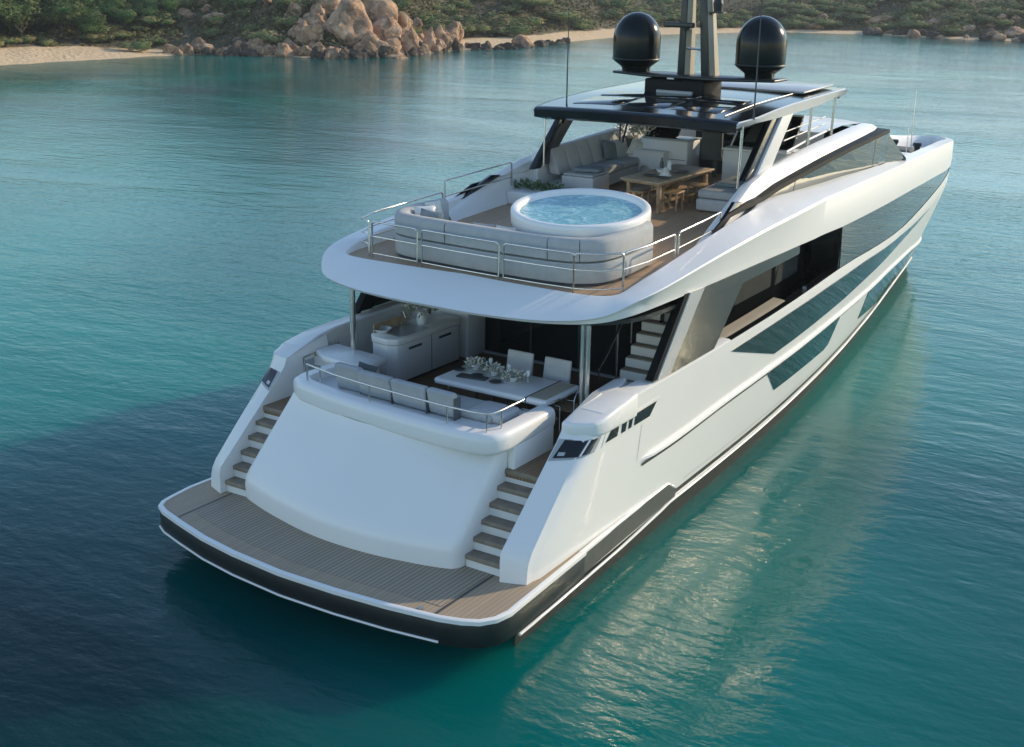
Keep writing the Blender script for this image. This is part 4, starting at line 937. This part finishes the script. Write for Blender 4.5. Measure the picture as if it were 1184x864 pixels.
# --- rails of the upper deck ---------------------------------------------
def up(x, y, h): return (x, y, zf(y)+h)
def gate(path, lo=.0, hi=.72, mid=(.38,), r=.019, base=None, name='deck_rail'):
    """rail frame: first and last point are posts, rounded top corners"""
    P = [Vector(up(x, y, 0)) for x, y in path]
    top = []
    a, b = P[0], P[1]; t = (b-a).normalized()*.06; top += [a+Vector((0,0,lo)), a+Vector((0,0,hi-.06)), a+t*.3+Vector((0,0,hi-.018)), a+t+Vector((0,0,hi))]
    for q_ in P[1:-1]: top.append(q_+Vector((0,0,hi)))
    a, b = P[-1], P[-2]; t = (b-a).normalized()*.06; top += [a+t+Vector((0,0,hi)), a+t*.3+Vector((0,0,hi-.018)), a+Vector((0,0,hi-.06)), a+Vector((0,0,lo))]
    mb = MB(); mb.tube(top, r, 8)
    o = mb.build(name, M['steel'], Y, smooth=60)
    for h in mid:
        mb = MB(); mb.tube([q_+Vector((0,0,h)) for q_ in P], r*.7, 6); mb.build('mid_rail', M['steel'], o, smooth=60)
    return o
gate([(-3.08,7.9),(-3.1,5.6),(-2.95,5.0),(-2.7,4.92)], mid=(.25,.45))
gate([(-2.6,4.90),(-2.0,4.86),(-1.42,4.82)], mid=(.42,.08))
gate([(-1.30,4.81),(-.4,4.75),(.55,4.72)], mid=(.42,.08))
gate([(.66,4.72),(1.4,4.71),(2.15,4.74)], mid=(.42,.08))
gate([(2.15,4.74),(2.6,4.9),(2.9,5.2)], mid=(.42,.08))
gate([(2.9,5.2),(3.02,5.9),(3.04,6.95)], lo=.1, mid=(.42,))
gate([(3.04,7.1),(3.02,8.3),(2.98,9.1)], lo=.3, mid=(.42,))
gate([(-3.1,8.0),(-3.08,9.5),(-3.06,10.6)], lo=.4, hi=.95, mid=(.6,))
# black corner fairings
for side in (1, -1):
    mb = MB(); mb.hexa([SP(side,2.98,8.75,5.50), SP(side,3.06,8.75,5.50), SP(side,3.06,9.0,5.52), SP(side,2.98,9.0,5.52)], [SP(side,2.86,9.85,5.96), SP(side,2.95,9.85,5.96), SP(side,2.95,10.25,5.92), SP(side,2.86,10.25,5.92)]); mb.build('corner_fairing', M['glossblack'], Y, bevel=.01)
# low gate rail on port main deck
mb = MB(); mb.tube([(-3.30,3.55,2.45),(-3.30,3.55,3.05),(-3.30,4.6,3.12),(-3.3,4.6,2.5)], .018, 8); g_ = mb.build('side_gate', M['steel'], Y, smooth=60)
MB().box(-3.33,-3.31,3.6,4.55,2.5,2.98).build('gate_panel', M['grey'], g_)

# ------------------------------------------------------------------ furniture, each thing on its own
def cushion(name, x0, x1, y0, y1, z0, z1, m, parent, r=.05, seg=3):
    mb = MB(); mb.box(x0, x1, y0, y1, z0, z1)
    r = min(r, (x1-x0)/2.05, (y1-y0)/2.05, (z1-z0)/2.05)
    return mb.build(name, m, parent, bevel=r, seg=seg, smooth=60)
SL = math.atan(.05)
def uthing(name, x, y, label, cat, group=None, rz=0, h=0):
    return empty(name, (x, y, zf(y)+h), label, cat, group, rot=(SL*math.cos(rz), -SL*math.sin(rz)*0, rz))

# hot tub
t = uthing('hot_tub', .92, 7.08, 'round white hot tub full of bright blue water on the upper deck', 'hot tub')
ra = R(31)
kw = dict(sx=1.37, sy=1.78, rot=ra)
MB().lathe([(.93,0),(.955,.05),(.965,.55),(.98,.70),(1.0,.74),(1.005,.93),(1.0,.975),(.985,1.0),(.935,1.01),(.905,.995),(.885,.95),(.865,.82),(.84,.3)], 64, **kw).build('shell', M['white'], t, smooth=50)
wat = bpy.data.materials.new('tub_water'); wat.use_nodes = True; n = wat.node_tree; b = n.nodes['Principled BSDF']
b.inputs['Base Color'].default_value = (.20, .52, .60, 1); b.inputs['Roughness'].default_value = .08
no = n.nodes.new('ShaderNodeTexNoise'); no.inputs['Scale'].default_value = 5; no.inputs['Detail'].default_value = 5; no.inputs['Distortion'].default_value = 1.2
bp = n.nodes.new('ShaderNodeBump'); bp.inputs['Distance'].default_value = .05; n.links.new(no.outputs[0], bp.inputs['Height']); n.links.new(bp.outputs[0], b.inputs['Normal'])
cr = n.nodes.new('ShaderNodeValToRGB'); cr.color_ramp.elements[0].position = .45; cr.color_ramp.elements[1].position = .72
cr.color_ramp.elements[0].color = (.13, .42, .50, 1); cr.color_ramp.elements[1].color = (.42, .74, .78, 1); n.links.new(no.outputs[0], cr.inputs[0]); n.links.new(cr.outputs[0], b.inputs['Base Color'])
tc = n.nodes.new('ShaderNodeTexCoord'); n.links.new(tc.outputs['Object'], no.inputs['Vector'])
MB().lathe([(0,.90),(.3,.90),(.6,.90),(.88,.90)], 64, **kw).build('water', wat, t, smooth=50)
mb = MB(); mb.box(-.02,.3,-1.46,-1.40,.62,.80); mb.build('control_panel', M['dark'], t, bevel=.02)

# aft sofa wrapping the tub, its back to the stern rail
t = uthing('curved_sofa', 0, 5.6, 'long pale grey curved sofa with its back to the stern rail around the hot tub', 'sofa')
OP = [(-2.35,6.85),(-2.50,6.2),(-2.48,5.62),(-2.25,5.25),(-1.8,5.10),(-.9,5.03),(0,4.98),(.9,4.97),(1.6,5.0),(2.05,5.12),(2.38,5.42),(2.50,5.9),(2.52,6.5),(2.50,7.1)]
def offs(P, d):
    out = []
    for i, (x, y) in enumerate(P):
        a = P[max(0,i-1)]; b = P[min(len(P)-1,i+1)]; tt = Vector((b[0]-a[0], b[1]-a[1])).normalized(); out.append((x-tt.y*d, y+tt.x*d))
    return out
def dens(P, k=4):
    X = [(i, q_[0]) for i, q_ in enumerate(P)]; Yy = [(i, q_[1]) for i, q_ in enumerate(P)]; m = (len(P)-1)*k
    return [(smooth_interp(X, i/k), smooth_interp(Yy, i/k)) for i in range(m+1)]
DP = dens(OP)
def swept(P, prof, name, m, parent, oy=5.6, cap=True, smooth=50):
    rows = []
    cols = [offs(P, d) for d, z in prof]
    for i in range(len(P)): rows.append([(c[i][0], c[i][1]-oy, z) for c, (d, z) in zip(cols, prof)])
    mb = MB(); mb.grid(rows, True); n = len(prof); o = len(mb.v)-n
    mb.f.append(tuple(range(n))); mb.f.append(tuple(range(o, o+n)))
    return mb.build(name, m, parent, smooth=smooth)
prof_lo = [(.0,.06),(-.015,.10),(-.015,.40),(.0,.43),(.12,.44),(.3,.43),(.3,.06)]
prof_hi = [(.02,.455),(-.01,.48),(-.01,.78),(.03,.855),(.12,.875),(.24,.86),(.29,.80),(.30,.46)]
swept(DP, prof_lo, 'base', M['fabric'], t)
cuts = [(0,9),(9,20),(20,31),(31,36),(36,52)]
for a, b in cuts:
    seg_ = DP[a:b+1]; s0 = seg_[0]; 
    if a > 0: seg_ = [tuple(Vector(seg_[0]).lerp(Vector(seg_[1]), .12))]+seg_[1:]
    swept(seg_, prof_hi, 'backrest', M['fabric'], t)
swept(DP[2:-1], [(.31,.1),(.31,.36),(.36,.40),(.80,.40),(.84,.36),(.84,.1)], 'seat', M['fabric2'], t)
swept(dens(OP)[1:-1], [(.02,.0),(.02,.06),(.26,.06),(.26,.0)], 'plinth', M['slate'], t)
# loose pillows on it
def pillow(name, loc, rot, label, m, group=None, s=(.45,.16,.42)):
    mb = MB(); nx = 9
    for sgn in (1, -1):
        rows = []
        for i in range(nx):
            row = []
            for j in range(nx):
                u, v = -1+2*i/(nx-1), -1+2*j/(nx-1); th = max(0, (1-u**4)*(1-v**4))**.5
                cx_, cz_ = u*(1-.06*(1-v*v)), v*(1-.06*(1-u*u))
                row.append((cx_*s[0]/2, sgn*th*s[1]/2, cz_*s[2]/2+s[2]/2))
            rows.append(row)
        mb.grid(rows)
    o = mb.build(name, m, smooth=60); o.location = loc; o.rotation_euler = rot
    return tag(o, label, 'pillow', group)
gp = 'pillows on the curved aft sofa'
pillow('throw_pillow', (-2.08,6.35,zf(6.3)+.5), (R(-20),0,R(80)), 'pale pillow at the port end of the curved aft sofa, nearest the side rail', M['petal'], gp)
pillow('throw_pillow', (-1.98,5.85,zf(5.8)+.5), (R(-18),0,R(52)), 'white striped pillow second along the port arm of the curved aft sofa', M['ceramic'], gp)
pillow('throw_pillow', (-1.72,5.55,zf(5.5)+.5), (R(-18),R(10),R(25)), 'grey pillow leaning in the port corner of the curved aft sofa', M['fabric3'], gp)
pillow('throw_pillow', (-.35,5.42,zf(5.4)+.5), (R(-20),0,R(2)), 'pale grey pillow on the middle of the curved aft sofa', M['fabric'], gp, (.5,.15,.34))
pillow('throw_pillow', (.15,5.42,zf(5.4)+.5), (R(-20),0,R(-6)), 'cream pillow just starboard of the middle of the curved aft sofa', M['petal'], gp, (.5,.15,.34))
pillow('throw_pillow', (1.55,5.5,zf(5.5)+.48), (R(-25),R(8),R(12)), 'dark grey pillow between the hot tub and the sofa corner', M['dfabric'], gp, (.5,.16,.4))
pillow('throw_pillow', (1.95,5.62,zf(5.5)+.5), (R(-25),R(-8),R(30)), 'pale pillow in the starboard corner of the curved aft sofa', M['fabric2'], gp, (.5,.16,.4))

# long side sofa
t = uthing('side_sofa', -2.1, 13.3, 'pale grey channel-backed sofa built along the port side under the hardtop', 'sofa')
cushion('base', -.62,.22, -1.75,2.0, .05,.33, M['fabric2'], t, .03)
cushion('seat', -.40,.25, -.55,.62, .34,.52, M['fabric'], t, .06); cushion('seat', -.40,.25, .65,1.95, .34,.52, M['fabric'], t, .06)
cushion('armrest', -.15,.72, -1.75,-.95, .05,.56, M['fabric2'], t, .03)
cushion('armrest_pad', -.12,.69, -1.72,-.98, .565,.62, M['fabric'], t, .025)
for i in range(6):
    ys_ = -1.5+.58*i; mb = MB(); y0, y1 = ys_, ys_+.56
    mb.hexa([(-.62,y0,.5),(-.34,y0,.5),(-.34,y1,.5),(-.62,y1,.5)], [(-.80,y0,1.12),(-.60,y0,1.14),(-.60,y1,1.14),(-.80,y1,1.12)]); mb.build('back_cushion', M['fabric2'], t, bevel=.055, seg=3, smooth=60)
cushion('back_board', -.95,-.78, -1.8,2.0, .0,1.05, M['white2'], t, .03)
gp = 'pillows on the port side sofa'
pillow('throw_pillow', (-2.36,14.15,zf(14)+.52), (R(-18),R(8),R(80)), 'blue grey pillow nearest the stern on the port side sofa', M['fabric3'], gp, (.55,.18,.5))
pillow('throw_pillow', (-2.24,14.55,zf(14.4)+.52), (R(-22),R(-6),R(70)), 'mid grey pillow second on the port side sofa', M['fabric'], gp, (.55,.18,.5))
pillow('throw_pillow', (-2.02,14.75,zf(14.4)+.52), (R(-25),R(30),R(40)), 'white pillow standing on its corner on the port side sofa', M['petal'], gp, (.5,.18,.5))
pillow('throw_pillow', (-2.27,15.1,zf(15)+.52), (R(-16),R(0),R(60)), 'dark grey pillow at the forward end of the port side sofa', M['dfabric'], gp, (.5,.18,.5))
o = cushion('folded_throw', -.3,.35, -.3,.3, 0,.09, M['fabric3'], None, .04); o.location = (-1.8,12.0,zf(12)+.63); o.rotation_euler = (0,0,.3); tag(o, 'folded blue grey throw lying on the aft arm of the side sofa', 'throw')
# sunlit console at the forward end
t = uthing('console_table', -1.72, 15.05, 'sunlit white arched console block at the forward end of the side sofa', 'console')
mb = MB(); prof_ = [(-.5,0),(-.5,.68),(.55,.68),(.55,0),(.22,0),(.2,.22),(.1,.33),(-.05,.33),(-.15,.22),(-.17,0)]
mb.add([(x,-.3,z) for x,z in prof_]+[(x,.3,z) for x,z in prof_], [tuple(range(10)), tuple(range(10,20))]+[(i,(i+1)%10,(i+1)%10+10,i+10) for i in range(10)]); mb.build('body', M['white'], t)
MB().box(-.53,.58,-.32,.32,.682,.72).build('top', M['white2'], t, bevel=.01)
# leaf and flower bunches
def bunch(n, rad, h, size, seed, lean=.6):
    rr = random.Random(seed); mb = MB()
    for i in range(n):
        a = rr.uniform(0, 2*PI); r_ = rad*math.sqrt(rr.random()); z = h*rr.uniform(.25, 1)*(1-.4*(r_/rad)**2); c = Vector((r_*math.cos(a), r_*math.sin(a), z))
        d = Vector((math.cos(a)*lean, math.sin(a)*lean, rr.uniform(.2, 1))).normalized(); u = d.cross(Vector((rr.uniform(-1,1), rr.uniform(-1,1), rr.uniform(-1,1)))).normalized(); s_ = size*rr.uniform(.6, 1.3)
        mb.add([c-d*s_*.5, c+u*s_*.3, c+d*s_*.6, c-u*s_*.3], [(0,1,2,3)])
    return mb
def vase(name, loc, label, n=110, rad=.28, h=.55, vs=1, mleaf='plant', mfl='petal', seed=1):
    e = empty(name, loc, label, 'flowers')
    MB().lathe([(0,0),(.07*vs,0),(.09*vs,.1),(.05*vs,.24),(.07*vs,.28),(.055*vs,.28)], 20).build('vase', M['glassw'], e, smooth=50)
    b1 = bunch(n, rad, h, .11, seed).build('leaves', M['sage'], e, fix=False); b1.location.z = .15
    b2 = bunch(n, rad*.95, h*1.05, .09, seed+50).build('blossom', M[mfl], e, fix=False); b2.location.z = .18
    return e
vase('flower_vase', (-1.95,15.1,zf(15)+.725), 'tall bunch of pale flowers in a vase on the white console', 150, .34, .75, seed=3)
vase('flower_vase', (-2.62,15.55,zf(15.5)+.72), 'bushy pale flowers behind the pillows at the forward end of the side sofa', 150, .32, .8, seed=9)
t = uthing('planter', -2.3, 10.75, 'low white planter box of succulents aft of the side sofa', 'planter')
MB().box(-.75,.85,-.35,.35,0,.30).build('box', M['white'], t, bevel=.03)
for i in range(5):
    b1 = bunch(60, .2, .28, .10, 20+i).build('succulent', M['plant'], t, fix=False); b1.location = (-.58+.24*i, .05, .28)
MB().box(.3,.8,-.3,.3,.302,.33).build('lid', M['white2'], t)

# wooden dining table with trestle legs on upper deck
t = uthing('teak_table', .25, 12.2, 'slatted teak dining table with trestle legs on the upper deck', 'table', rz=R(-9))
for i in range(6): MB().box(-.55+.185*i,-.55+.185*i+.175,-1.1,1.1,.70,.74).build('table_slat', M['dwood'], t, bevel=.006)
MB().box(-.50,.50,-1.05,1.05,.655,.699).build('table_frame', M['wood'], t)
for x in (-.42,.42):
    for y in (-.92,.92):
        MB().box(x-.045,x+.045,y-.045,y+.045,0,.655).build('leg', M['wood'], t, bevel=.006)
    MB().box(x-.03,x+.03,-.88,.88,.22,.28).build('stretcher', M['wood'], t)
for s_ in (-1, 1):
    mb = MB(); mb.tube([(-.35,s_*.3,.05),(.35,s_*.3,.64)], .03, 6); mb.tube([(-.35,s_*.3,.64),(.35,s_*.3,.05)], .03, 6); mb.build('cross_brace', M['wood'], t)
def stool(x, y, label, rz=0):
    t = uthing('teak_stool', x, y, label, 'stool', 'teak stools tucked under the upper deck table', rz=rz)
    MB().box(-.2,.2,-.2,.2,.40,.44).build('seat', M['wood'], t, bevel=.01)
    for a in (-.16,.16):
        for b_ in (-.16,.16): MB().box(a-.02,a+.02,b_-.02,b_+.02,0,.4).build('leg', M['wood'], t)
    return t
stool(-.12, 11.5, 'teak stool under the aft port corner of the slatted table')
stool(-.05, 12.5, 'teak stool under the port side of the slatted table, second from the stern')
stool(.62, 11.75, 'teak stool under the starboard side of the slatted table nearest the stern')
stool(.75, 12.75, 'teak stool under the forward starboard corner of the slatted table')

# starboard lounger / ottoman
t = uthing('ottoman', 1.65, 12.7, 'low pale ottoman with blue grey cushion against the starboard coaming', 'ottoman')
cushion('base', -.52,.5, -.85,.95, .03,.30, M['fabric2'], t, .05); cushion('seat', -.50,.48, -.82,.92, .31,.50, M['fabric'], t, .06)
cushion('top_cushion', -.30,.45, -.3,.9, .505,.60, M['fabric3'], t, .04)

# small tableware
def plate(r=.13): return MB().lathe([(0,.0),(r*.6,0),(r,.018),(r,.024),(r*.6,.008),(0,.008)], 22)
def lay(name, mbf, m, loc, label, cat, group, rz=0, par=None):
    o = mbf.build(name, m, None, smooth=50); o.location = loc; o.rotation_euler = (0,0,rz); return tag(o, label, cat, group)
def tz(y): return zf(y)+.742
lay('slate_plate', plate(.17), M['slate'], (.05,11.65,tz(11.65)), 'black plate at the aft end of the slatted teak table', 'plate', None)
lay('slate_plate', plate(.15), M['slate'], (.42,11.55,tz(11.55)+.004), 'small black plate beside the folded napkin on the teak table', 'plate', None)
lay('bowl', MB().lathe([(0,0),(.06,0),(.12,.05),(.15,.11),(.14,.11),(.1,.05),(0,.015)], 22), M['ceramic'], (.18,12.0,tz(12.0)), 'round pale bowl in the middle of the slatted teak table', 'bowl', None)
mb = MB(); mb.lathe([(0,0),(.16,0),(.10,.06),(.03,.19),(0,.2)], 9); lay('napkin', mb, M['petal'], (.34,11.85,tz(11.85)), 'white cloth napkin folded to a peak on the teak table', 'napkin', None)
lay('bottle', MB().lathe([(0,0),(.045,0),(.045,.18),(.02,.24),(.018,.30),(0,.30)], 16), M['slate'], (-.02,12.35,tz(12.35)), 'dark bottle standing on the slatted teak table', 'bottle', None)
lay('carafe', MB().lathe([(0,0),(.06,0),(.05,.16),(.03,.2),(.04,.22)], 16), M['glassw'], (.1,12.5,tz(12.5)), 'clear carafe beside the dark bottle on the teak table', 'carafe', None)
lay('slate_plate', plate(.16), M['slate'], (.5,12.4,tz(12.4)), 'black plate on the forward half of the slatted teak table', 'plate', None)

# --- main deck furniture --------------------------------------------------
D0 = 2.352
t = empty('dining_table', (1.0,4.36,D0), 'long pale dining table on slim steel legs on the main deck', 'table')
cushion('tabletop', -1.26,1.22, -.58,.62, .68,.80, M['fabric2'] if 0 else M['white2'], t, .05)
MB().box(.78,.80,-.585,.63,.70,.806).build('tabletop_joint', M['slate'], t)
MB().box(.81,1.17,-.5,.54,.801,.806).build('runner', M['cream'], t)
for x in (-1.0,.95):
    for y in (-.45,.48):
        mb = MB(); mb.tube([(x,y,0),(x,y,.68)], .028, 8); mb.build('leg', M['steel'], t, smooth=60)
mb = MB(); mb.tube([(-1.0,0,.12),(.95,0,.12)], .02, 8); mb.build('stretcher', M['steel'], t)
def dchair(x, y, rz, label):
    t = empty('dining_chair', (x,y,D0), label, 'chair', 'pale dining chairs round the main deck table', rot=(0,0,rz))
    cushion('seat', -.27,.27, -.26,.26, .40,.50, M['fabric2'], t, .04)
    mb = MB(); mb.hexa([(-.29,.20,.55),(.29,.20,.55),(.29,.29,.55),(-.29,.29,.55)], [(-.29,.30,1.12),(.29,.30,1.12),(.29,.36,1.12),(-.29,.36,1.12)]); mb.build('backrest', M['fabric2'], t, bevel=.025)
    for a in (-.24,.24):
        for b_ in (-.22,.24): mb = MB(); mb.tube([(a,b_,0),(a,b_,.42 if b_ < 0 else .62)], .014, 8); mb.build('leg', M['steel'], t, smooth=60)
    mb = MB(); mb.tube([(-.29,-.22,.62),(-.29,.22,.66)], .012, 6); mb.tube([(.29,-.22,.62),(.29,.22,.66)], .012, 6); mb.tube([(.29,-.22,.4),(.29,-.22,.62)], .012, 6); mb.tube([(-.29,-.22,.4),(-.29,-.22,.62)], .012, 6); mb.build('arm_frame', M['steel'], t, smooth=60)
    return t
c = dchair(.72, 4.95, 0, 'pale dining chair on the far side of the table, left of the other')
dup(c, (1.56,4.95,D0), (0,0,0), label='pale dining chair on the far side of the table, nearest the double steel pole')
def schair(x, y, rz, label):
    t = empty('steel_chair', (x,y,D0), label, 'chair', 'steel framed chairs at the starboard end of the table', rot=(0,0,rz))
    mb = MB(); mb.tube([(-.24,-.24,0),(-.24,-.24,.62),(-.24,.24,.64),(-.24,.24,0)], .013, 8); mb.tube([(.24,-.24,0),(.24,-.24,.62),(.24,.24,.64),(.24,.24,0)], .013, 8)
    mb.tube([(-.24,.24,.64),(-.2,.27,.8),(.2,.27,.8),(.24,.24,.64)], .013, 8); mb.build('frame', M['steel'], t, smooth=60)
    MB().box(-.23,.23,-.23,.23,.40,.43).build('seat', M['wood'], t, bevel=.01)
    return t
c = schair(2.05,3.9,R(-95),'steel framed chair at the starboard end of the table, nearest the stern')
dup(c, (2.1,4.75,D0), (0,0,R(-85)), label='steel framed chair at the starboard end of the table, beside the double pole')

# stern sofa
t = empty('stern_sofa', (.0,2.9,2.93), 'long grey sofa along the stern block behind the steel rail', 'sofa')
cushion('seat', -1.75,1.75, -.15,.55, .0,.14, M['fabric'], t, .05)
BX = [(-1.78,-1.15,.02),(-1.13,-.33,-.10),(-.31,.5,-.16),(.52,1.12,-.18)]
for a, b_, yo in BX:
    mb = MB(); mb.hexa([(a,yo-.12,.02),(b_,yo-.16,.02),(b_,yo+.06,.02),(a,yo+.10,.02)], [(a,yo-.22,.49),(b_,yo-.26,.49),(b_,yo-.08,.49),(a,yo-.04,.49)]); mb.build('back_cushion', M['fabric3'] if 0 else M['fabric'], t, bevel=.05, seg=3, smooth=60)
    mb = MB(); mb.box(b_+.005, b_+.012, yo-.20, yo+.0, .0, .40); mb.build('strap', M['dfabric'], t)
mb = MB(); mb.box(1.2,1.9,-.1,.55,.0,.16); mb.build('end_cushion', M['fabric2'], t, bevel=.05, seg=3, smooth=60)
pillow('throw_pillow', (-1.35,3.05,3.08), (R(-30),R(10),R(15)), 'small dark pillow at the port end of the stern sofa', M['dfabric'], None, (.4,.14,.32))

# side pedestal block (port aft)
t = empty('side_bar', (-2.5,4.0,D0), 'white bar pedestal with a wide pale worktop beside the port pole', 'bar')
MB().prism([(-.95,.25),(-.95,-.1),(.62,-.45),(.62,.2),(.1,.4)], 0, .66).build('body', M['white2'], t, bevel=.02)
MB().prism([(-.75,.50),(-.80,-.1),(-.35,-.38),(.78,-.50),(.73,.29)], .665, .79).build('worktop', M['white'], t, bevel=.03)
MB().box(-.97,-.52,-.12,.28,.662,.73).build('raised_lip', M['dwood'], t, bevel=.01)
# galley bar with rounded end, sink and fridge doors
t = empty('outdoor_galley', (-2.3,6.0,D0), 'white outdoor galley unit with rounded corners, dark slot handles and open basin', 'galley')
ang = R(-6)
t.rotation_euler = (0,0,ang*0)
mb = MB(); mb.prism([(-.42,-1.0),(-.3,-1.15),(.1,-1.2),(.28,-1.08),(.34,-.9),(.34,.98),(.2,1.1),(-.42,1.1)], .06, .84); mb.build('cabinet', M['white2'], t, bevel=.03)
mb = MB(); mb.prism([(-.38,-.95),(.28,-1.0),(.28,1.05),(-.38,1.05)], 0, .06); mb.build('plinth', M['slate'], t)
mb = MB(); mb.prism([(-.44,-1.02),(-.3,-1.18),(.12,-1.23),(.31,-1.1),(.37,-.9),(.37,1.0),(.2,1.13),(-.44,1.13)], .842, .98); wt = mb.build('worktop', M['white'], t, bevel=.03)
MB().prism([(-.34,-.85),(.2,-.95),(.28,-.8),(.28,.0),(-.34,.0)], .981, .986).build('basin', M['grey'], t)
for a in (-.78, .25): MB().box(.34,.352,a,a+.42,.70,.75).build('slot_handle', M['slate'], t)
MB().box(.342,.346,-.02,-.005,.08,.84).build('door_seam', M['slate'], t)
mb = MB(); mb.tube([(-.3,-.2,.98),(-.3,-.2,1.25),(-.2,-.25,1.3),(-.1,-.3,1.2)], .018, 8); mb.build('tap', M['steel'], t, smooth=60)
MB().box(-.41,-.38,-1.0,.1,.986,1.16).build('splashback', M['dwood'], t)
vase('flower_vase', (-2.35,6.15,D0+.985), 'large grey green flower arrangement on the outdoor galley', 170, .38, .62, 1.3, seed=31)
lay('serving_bowl', MB().lathe([(0,0),(.1,0),(.2,.1),(.19,.1),(.08,.02),(0,.02)], 22), M['ceramic'], (-2.55,5.1,D0+.986), 'white bowl at the aft end of the outdoor galley', 'bowl', None)
# table settings on the main deck
zt = D0+.807; rr = random.Random(5)
sets = [(.12,4.62),(.62,4.50),(1.12,4.38)]
words = ['nearest the galley', 'in the middle of the long pale table', 'nearest the pale runner']
for i, (x, y) in enumerate(sets):
    lay('dinner_plate', plate(.17), M['ceramic'], (x,y,zt), 'white dinner plate %s on the main deck table' % words[i] if i != 1 else 'white dinner plate in the middle of the long pale table', 'plate', 'plates on the main deck table')
    lay('side_plate', plate(.12), M['slate'], (x-.25,y-.2,zt), 'small black plate %s' % ['at the galley end of the long pale table','aft of the middle flowers on the long pale table','aft of the runner-end flowers on the long pale table'][i], 'plate', 'black side plates on the main deck table')
    lay('wine_glass', MB().lathe([(0,0),(.035,0),(.006,.01),(.006,.09),(.035,.13),(.04,.18),(.032,.22)], 16), M['glassw'], (x+.22,y+.18,zt), 'clear stemmed glass %s' % ['at the galley end of the long pale table','behind the middle flowers on the long pale table','between the flowers and the pale runner'][i], 'glass', 'glasses on the main deck table')
    e = empty('flower_bowl', (x+.02,y-.02,zt+.02), ['leafy white posy nearest the galley on the long pale table','white posy at the centre of the long pale table','round white posy nearest the pale runner'][i], 'flowers', 'posies on the main deck table')
    MB().lathe([(0,0),(.05,0),(.09,.06),(.08,.09)], 16).build('bowl', M['ceramic'], e, smooth=50)
    bb = bunch(90, .24, .15, .07, 60+i, 1.2).build('leaves', M['sage'], e, fix=False); bb.location.z = .03
    bb = bunch(110, .22, .17, .06, 80+i, 1).build('blossom', M['petal'], e, fix=False); bb.location.z = .06
mb = MB(); mb.prism([(-.30,-.10),(.28,-.12),(.3,.06),(-.28,.10)], 0, .03); lay('serving_tray', mb, M['slate'], (.36,4.18,zt), 'dark oblong serving tray on the aft side of the long pale table', 'tray', None, .2)
# ------------------------------------------------------------------ thin sea haze
hm = bpy.data.materials.new('haze_air'); hm.use_nodes = True; n = hm.node_tree; n.nodes.remove(n.nodes['Principled BSDF']); pv = n.nodes.new('ShaderNodeVolumePrincipled')
pv.inputs['Color'].default_value = (.80,.88,.95,1); pv.inputs['Density'].default_value = .00022; pv.inputs['Anisotropy'].default_value = .2
n.links.new(pv.outputs[0], n.nodes['Material Output'].inputs['Volume'])
hzb = MB().box(-780, 700, -300, 1100, -8, 90).build('haze', hm); tag(hzb, None, None, kind='stuff')
